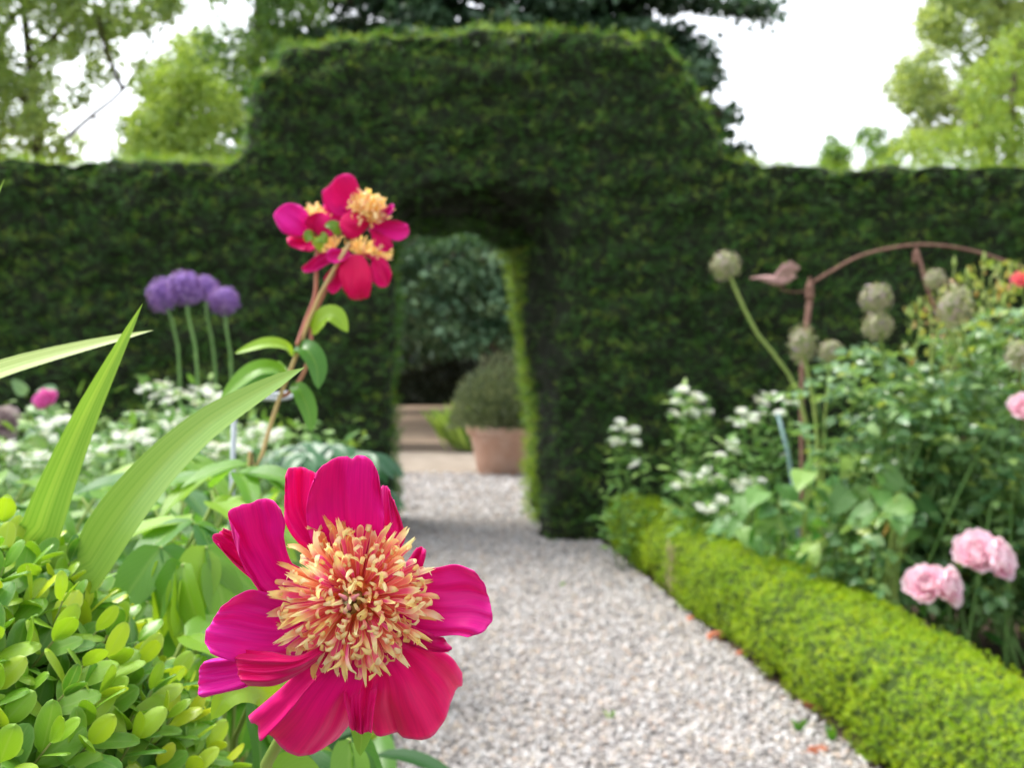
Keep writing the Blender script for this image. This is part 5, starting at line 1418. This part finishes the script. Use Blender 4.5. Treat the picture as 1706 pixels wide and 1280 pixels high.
petal('petal', hero, k1, [(690, 780), (730, 930), (706, 1040), (722, 1140)], [(722, 1140), (745, 1172), (790, 1176), (828, 1164), (848, 1186), (900, 1192), (950, 1180), (1005, 1130), (1040, 1060), (1064, 985), (1086, 970), (1084, 920)], [(760, 740), (900, 790), (985, 825), (1045, 862), (1084, 920)], FD, (-0.013, -0.046), M_PETAL, cup=-0.003, bow=0.013, ruf=0.0018, seed=11, roll=-0.005)
petal('petal', hero, k1, [(760, 760), (900, 820), (980, 838), (1030, 838)], [(1030, 838), (1048, 828), (1030, 805), (1012, 780)], [(780, 700), (900, 740), (960, 765), (1012, 780)], FD, (-0.016, -0.009), M_PETALRED, seed=12, nu=14, nv=9)
petal('petal', hero, k1, [(740, 740), (900, 775), (980, 776), (1060, 770), (1110, 779)], [(1110, 779), (1170, 760), (1204, 710), (1200, 640), (1180, 572), (1130, 512)], [(740, 560), (880, 510), (980, 500), (1060, 486), (1130, 512)], FD, (-0.014, -0.003), M_PETALPINK, cup=0.007, bow=-0.005, ruf=0.0011, seed=13, fold=(-0.1, 0.003))
petal('petal', hero, k1, [(760, 600), (860, 480), (895, 430), (905, 418)], [(905, 418), (925, 415), (942, 432)], [(760, 640), (900, 540), (935, 470), (942, 432)], FD, (-0.018, -0.012), M_PETAL, seed=14, nu=12, nv=7)

# crest of petaloids
def petaloid_template(curl, width, chan, notch, kink, side):
    n, mm = 11, 5
    u = np.linspace(0, 1, n)
    th = 0.10 * u + 2.0 * curl * np.clip((u - 0.62) / 0.38, 0, 1) ** 1.2 + kink * np.sin(u * 4.2)
    ds = 1.0 / (n - 1)
    y = np.concatenate([[0], np.cumsum(np.cos(th[:-1]) * ds)]); z = np.concatenate([[0], np.cumsum(np.sin(th[:-1]) * ds)])
    w = width * (0.34 + 0.66 * np.clip(u * 1.7, 0, 1) ** 1.2) * np.where(u > 0.86, 1 - 0.55 * ((u - 0.86) / 0.14) ** 2, 1) * 0.70
    v = np.linspace(-1, 1, mm)
    X = w[:, None] * v[None] + (side * u ** 2)[:, None]
    w = w * (1 + 0.30 * np.exp(-((u - 0.80) / 0.10) ** 2))
    X = w[:, None] * v[None] + (side * u ** 2)[:, None]
    ny, nz = -np.sin(th), np.cos(th)
    ch = chan * w[:, None] * (v[None] ** 2)
    Y = y[:, None] + ny[:, None] * ch + (notch * 0.06 * np.abs(v)[None] * (u[:, None] > 0.95))
    Z = z[:, None] + nz[:, None] * ch
    V = np.stack([X, Y, Z], -1).reshape(-1, 3)
    Uu, Vv = np.meshgrid(u, (v + 1) / 2, indexing='ij')
    return V, grid_faces(n, mm), np.stack([Vv, Uu], -1).reshape(-1, 2)
PT = [petaloid_template(c, w, ch, nt, kk, sd) for c, w, ch, nt, kk, sd in (
    (1.2, 0.050, 0.9, 0, 0.10, 0.05), (2.0, 0.042, 0.7, 1, -0.12, -0.06), (0.7, 0.058, 1.1, 1, 0.12, 0.0), (2.8, 0.040, 0.6, 0, 0.05, 0.08),
    (-0.9, 0.048, 0.8, 1, 0.15, -0.04), (1.6, 0.062, 1.0, 0, -0.08, 0.03), (0.3, 0.045, 1.2, 1, 0.18, 0.07), (2.3, 0.052, 0.8, 1, 0.1, -0.08),
    (1.0, 0.036, 0.7, 0, -0.15, 0.1), (1.8, 0.056, 1.2, 0, 0.02, -0.02), (3.2, 0.036, 0.5, 1, 0.1, 0.04), (0.9, 0.066, 0.9, 1, -0.05, 0.0))]
pme = [make_mesh('petaloid', a, b, M_PETALOID, uv=u_) for a, b, u_ in PT]
ax = nrm(np.array([0.02, -1.0, 0.10])); e1 = nrm(np.cross(ax, [0, 0, 1])); e2 = nrm(np.cross(e1, ax))
rootc = P(590, 1000, FD) - ax * 0.004
NPET = 300
for k in range(NPET):
    s = (k + 0.5) / NPET
    th = math.radians(6 + 92 * s ** 0.62) + rng.normal(0, 0.05)
    ph = k * 2.399963 + rng.normal(0, 0.10)
    rad = e1 * math.cos(ph) + e2 * math.sin(ph)
    y = nrm(ax * math.cos(th) + rad * math.sin(th) + 0.13 * rand_dirs(1)[0])
    zin = ax * math.sin(th) - rad * math.cos(th)               # curling inwards, over the crest
    rollv = rng.normal(0, 0.55)
    z = zin * math.cos(rollv) + np.cross(y, zin) * math.sin(rollv)
    if rng.random() < 0.22: z = -z
    L_ = (0.0275 + 0.0105 * math.sin(th) ** 2) * rng.uniform(0.80, 1.07)
    base = rootc + rad * 0.009 * math.sin(th)
    wsc = rng.uniform(0.85, 1.25)
    R = frames(y[None], z[None])[0]
    obj('petaloid', pme[rng.integers(0, len(pme))], hero, mat4(R, base, (L_ * wsc, L_, L_)))
xs, fs_, us_, n0 = [], [], [], 0
for k in range(70):      # the shorter inner ones, mostly covered
    th = math.radians(20 + 76 * rng.random()); ph = rng.uniform(0, 2 * PI)
    rad = e1 * math.cos(ph) + e2 * math.sin(ph)
    y = nrm(ax * math.cos(th) + rad * math.sin(th) + 0.2 * rand_dirs(1)[0]); z = nrm(ax * math.sin(th) - rad * math.cos(th) + 0.8 * rand_dirs(1)[0])
    a, b, u_ = PT[k % len(PT)]
    L_ = (0.0275 + 0.0105 * math.sin(th) ** 2) * rng.uniform(0.62, 0.9)
    xs.append((a * L_) @ frames(y[None], z[None])[0].T + rootc + rad * 0.009 * math.sin(th)); fs_.append(b + n0); n0 += len(a); us_.append(u_)
mobj('inner_petaloids', np.concatenate(xs), np.concatenate(fs_), M_PETALOID, hero, uv=np.concatenate(us_), kind='stuff')
v_, f_ = lathe([(0.0, 0.010), (0.006, 0.009), (0.011, 0.004), (0.013, -0.004), (0.010, -0.012), (0.0, -0.016)], np.zeros(3), 20)
Rm = np.stack([e1, e2, ax], -1)
mobj('receptacle', v_ @ Rm.T + rootc, f_, M_RECEPT, hero)
for (dx, dy, hh, tl) in ((0.0002, -0.0025, 0.0225, 0.0), (0.002, 0.0022, 0.0235, 0.15), (-0.002, 0.0018, 0.022, -0.15)):
    v_, f_ = lathe([(0.0, 0.0), (0.0032, 0.002), (0.0038, 0.010), (0.0034, 0.016), (0.0024, hh - 0.005), (0.0016, hh - 0.002)], np.zeros(3), 12)
    off = rootc + e1 * dx + e2 * dy
    cp = mobj('carpel', v_ @ Rm.T + off, f_, M_CARPEL, hero)
    pts = [off + ax * (hh - 0.003), off + ax * hh + e2 * 0.0014, off + ax * (hh + 0.0006) + e2 * 0.0032 + e1 * tl * 0.02]
    v_, f_ = tube(pts, [0.0011, 0.0012, 0.0005], 6, n=7)
    mobj('stigma', v_, f_, M_STIGMA, cp)
# green sepals behind, stem and its leaves
for k in range(5):
    a = k * 2 * PI / 5 + 0.3; rad = e1 * math.cos(a) + e2 * math.sin(a)
    c = rootc - ax * 0.020
    spine_leaf('sepal', [c, c + rad * 0.010 - ax * 0.002, c + rad * 0.022], 0.017, 'ovate', M_PEONYLEAF, hero, face=ax, nu=8, nv=5)
v_, f_ = tube([rootc - ax * 0.014, rootc - ax * 0.035 - np.array([0, 0, 0.012]), P(520, 1180, FD + 0.07), P(440, 1330, FD + 0.09), np.array([fc[0] - 0.06, FD + 0.10, 0.45]), np.array([fc[0] - 0.04, FD + 0.09, 0.0])], [0.0035, 0.0042, 0.005], 10, n=26)
mobj('stem', v_, f_, M_PALESTEM, hero)
for (pts, w) in (([P(470, 1180, FD + 0.08), P(430, 1150, FD + 0.07), P(385, 1155, FD + 0.06), P(352, 1200, FD + 0.06)], 0.022),
                 ([P(560, 1130, FD + 0.09), P(600, 1200, FD + 0.09), P(600, 1262, FD + 0.08)], 0.018),
                 ([P(440, 1330, FD + 0.09), P(480, 1290, FD + 0.10), P(540, 1300, FD + 0.10)], 0.028)):
    spine_leaf('leaf', pts, w, 'lance', M_PEONYLEAF, hero, face=(0.1, -0.8, 0.6), nu=14, nv=7)

# the tall leaning stems with three blooms
k2 = lambda x, y: (420 + 0.4138 * x, 270 + 0.4138 * y)
CD = 1.2
def q2(x, y, dz=0.0): a = k2(x, y); return P(a[0], a[1], CD - dz)
cl = empty('peony', np.array([P(400, 0, CD)[0] - 0.02, CD + 0.05, 0]), 'three magenta peony blooms crowded together on tall leaning reddish stems', 'flower', 'magenta peonies')
def small_petal(par, base, left, tip, right, z, mat, bow=0.0, cup=0.008, seed=0, roll=0.0):
    (bx, by) = base
    ln = np.array(tip[len(tip) // 2], float) - np.array(base, float); pr = np.array([-ln[1], ln[0]]); pr = pr / np.linalg.norm(pr) * 12
    sgn = 1 if np.dot(pr, np.array(left[0], float) - np.array(base, float)) > 0 else -1
    b0 = (bx + sgn * pr[0], by + sgn * pr[1]); b1 = (bx - sgn * pr[0], by - sgn * pr[1])
    return petal('petal', par, k2, [b0] + left + [tip[0]], tip, [b1] + right + [tip[-1]], CD, z, mat, bow=bow, cup=cup, ruf=0.0012, nu=14, nv=13, seed=seed, roll=roll)
def crest(par, c, axis, r, n):
    """a tuft of petaloids, too small here to tell apart"""
    axis = nrm(np.array(axis, float)); a1 = nrm(np.cross(axis, [0.1, 0.3, 1])); a2 = np.cross(axis, a1)
    Vs, Fs, Us, Ts, n0 = [], [], [], [], 0
    for k in range(n):
        th = 0.2 + 1.3 * ((k + .5) / n) ** 0.6; ph = k * 2.4
        rad = a1 * math.cos(ph) + a2 * math.sin(ph)
        y = nrm(axis * math.cos(th) + rad * math.sin(th) + 0.12 * rand_dirs(1)[0]); z = axis * math.sin(th) - rad * math.cos(th)
        a, b, u_ = PT[k % len(PT)]
        R = frames(y[None], z[None])[0]
        Vs.append((a * np.array([1.5, 1, 1]) * r * rng.uniform(0.85, 1.1)) @ R.T + c); Fs.append(b + n0); n0 += len(a); Us.append(u_)
    mobj('petaloids', np.concatenate(Vs), np.concatenate(Fs), M_CRESTPALE, par, uv=np.concatenate(Us), tint=np.repeat(rng.random(n), len(PT[0][0])), kind='stuff')
M_CRESTPALE = leaf_mat('pale_crest', [(0.0, (0.93, 0.72, 0.36)), (0.6, (0.95, 0.83, 0.50)), (1.0, (0.95, 0.62, 0.46))], rough=0.5, trans=0.4, tcol=1.0)
bA = empty('bloom', q2(470, 220), parent=cl)
small_petal(bA, (460, 240), [(400, 235), (330, 215), (288, 165)], [(282, 120), (310, 92), (345, 58), (385, 44), (415, 62)], [(470, 210), (432, 180), (436, 120)], (-0.012, 0.012), M_PETALPINK, bow=-0.008, cup=0.012, seed=1)
small_petal(bA, (440, 250), [(380, 245), (330, 235), (300, 210)], [(285, 190), (290, 160), (320, 160)], [(450, 230), (400, 200), (360, 180)], (-0.016, -0.006), M_PETALPINK, seed=2)
crest(bA, q2(462, 205, 0.004), (0.30, -0.6, 0.5), 0.031, 120)
small_petal(bA, (475, 250), [(430, 300), (400, 312), (370, 296)], [(350, 258), (360, 222), (400, 195), (440, 205)], [(480, 240), (474, 225), (462, 212)], (0.0, 0.022), M_PETALRED, bow=0.008, cup=-0.006, seed=3)
small_petal(bA, (480, 250), [(490, 218), (520, 196), (540, 180)], [(540, 180), (562, 168), (572, 182), (560, 205)], [(500, 246), (530, 232), (560, 205)], (0.0, 0.014), M_PETALPINK, seed=4)
small_petal(bA, (475, 262), [(510, 244), (545, 234), (590, 236)], [(590, 236), (625, 252), (634, 280), (618, 306)], [(500, 275), (545, 305), (585, 318), (618, 306)], (-0.008, 0.006), M_PETALPINK, seed=5, cup=0.006)
small_petal(bA, (475, 265), [(500, 262), (540, 290), (562, 318)], [(562, 318), (566, 340), (545, 362), (515, 358)], [(478, 290), (488, 330), (515, 358)], (-0.010, 0.002), M_PETALRED, seed=6)
bB = empty('bloom', q2(260, 260), parent=cl)
small_petal(bB, (250, 275), [(180, 302), (125, 285), (98, 250)], [(98, 250), (88, 212), (108, 182), (145, 165), (190, 172)], [(250, 255), (236, 225), (218, 195), (190, 172)], (-0.006, 0.014), M_PETALPINK, bow=0.006, cup=-0.008, seed=7)
small_petal(bB, (255, 300), [(200, 305), (150, 300), (140, 312)], [(140, 312), (150, 335), (190, 352), (235, 362)], [(262, 320), (255, 345), (235, 362)], (-0.012, 0.0), M_PETALRED, seed=8)
crest(bB, q2(258, 240, -0.01), (0.2, 0.2, 0.8), 0.026, 50)
small_petal(bB, (260, 290), [(215, 250), (215, 222), (238, 210)], [(238, 210), (280, 200), (320, 225), (335, 262)], [(280, 300), (320, 300), (335, 262)], (0.0, 0.012), M_PETALRED, bow=0.006, seed=9)
bC = empty('bloom', q2(400, 380), parent=cl)
small_petal(bC, (390, 375), [(330, 352), (270, 372), (215, 412)], [(215, 412), (198, 430), (215, 444), (255, 440)], [(390, 395), (330, 400), (255, 440)], (-0.004, 0.008), M_PETALPINK, seed=10)
small_petal(bC, (385, 385), [(330, 420), (300, 450), (290, 470)], [(290, 470), (300, 505), (325, 532), (352, 512)], [(390, 410), (380, 470), (352, 512)], (-0.004, 0.004), M_PETALRED, seed=11)
small_petal(bC, (405, 372), [(360, 400), (350, 460), (372, 520)], [(372, 520), (392, 548), (430, 556), (470, 545)], [(450, 380), (475, 430), (482, 490), (470, 545)], (0.004, 0.008), M_PETALRED, bow=0.010, seed=12)
small_petal(bC, (430, 375), [(480, 392), (470, 440), (486, 484)], [(486, 484), (515, 504), (550, 496), (562, 450)], [(450, 368), (500, 378), (538, 390), (562, 450)], (-0.006, 0.006), M_PETALRED, seed=13)
small_petal(bC, (390, 360), [(360, 352), (320, 345), (300, 362)], [(300, 362), (300, 390), (330, 408), (360, 400)], [(400, 375), (380, 390), (360, 400)], (0.002, 0.016), M_PETALPINK, seed=14)
crest(bC, q2(430, 376, -0.012), (0.25, -0.05, 0.75), 0.027, 60)
crest(bC, q2(500, 375, -0.012), (0.6, -0.1, 0.35), 0.024, 40)
crest(bC, q2(330, 350, -0.012), (-0.4, -0.1, 0.6), 0.022, 40)
for (c, p1, p2) in ((bB, (262, 300), (275, 360)), (bB, (250, 300), (215, 322)), (bA, (360, 285), (290, 255)), (bB, (270, 310), (300, 330))):
    a, b = q2(*p1, 0.016), q2(*p2, 0.020)
    spine_leaf('sepal', [a, (a + b) / 2 + np.array([0, -0.004, 0.004]), b], 0.017, 'ovate', M_PEONYLEAF, c, face=(0, -0.9, 0.4), nu=8, nv=5)
for (pts, r, mt) in (
    ([q2(392, 325, 0.012), q2(330, 430, 0.012), q2(285, 510, 0.010), q2(240, 610, 0.008), q2(190, 745), q2(150, 850), q2(115, 935), q2(62, 1100), q2(20, 1260), q2(-20, 1420), np.array([P(400, 0, CD)[0] - 0.02, CD + 0.05, 0])], [0.0025, 0.0027, 0.0032, 0.0045, 0.006], M_TANSTEM),
    ([q2(262, 330, -0.004), q2(258, 440), q2(252, 540), q2(215, 640), q2(180, 740, 0.006)], 0.0026, M_REDSTEM),
    ([q2(395, 330, -0.01), q2(320, 470), q2(270, 570), q2(238, 640), q2(236, 730), q2(212, 840), q2(160, 920), q2(108, 950, -0.004)], 0.0026, M_REDSTEM)):
    v_, f_ = tube(pts, r, 8, n=40); mobj('stem', v_, f_, mt, cl)
for (pts, w, fcx) in (
    ([q2(235, 690), q2(275, 640, 0.01), q2(330, 618, 0.02), q2(386, 686, 0.025)], 0.030, (0.1, -0.9, 0.5)),
    ([q2(165, 780), q2(130, 742, 0.01), q2(50, 735, 0.02), q2(-70, 772, 0.03)], 0.022, (0.0, -0.7, 0.75)),
    ([q2(170, 755), q2(215, 752, 0.015), q2(258, 820, 0.025), q2(266, 915, 0.03)], 0.032, (0.55, -0.9, 0.35)),
    ([q2(155, 900), q2(190, 920, 0.01), q2(225, 1000, 0.015), q2(238, 1090, 0.02)], 0.026, (0.5, -0.9, 0.2)),
    ([q2(140, 870), q2(90, 835, 0.01), q2(0, 850, 0.02), q2(-130, 960, 0.03)], 0.032, (-0.1, -0.7, 0.75)),
    ([q2(150, 850), q2(90, 870, 0.0), q2(20, 900, 0.0), q2(-60, 1000, 0.0)], 0.036, (-0.1, -0.8, 0.55)),
    ([q2(130, 900), q2(110, 850, -0.02), q2(105, 800, -0.03)], 0.025, (0.1, -0.9, 0.3))):
    spine_leaf('leaf', pts, w, 'lance', M_PEONYLEAF, cl, face=fcx, fold=0.3, nu=18, nv=7)
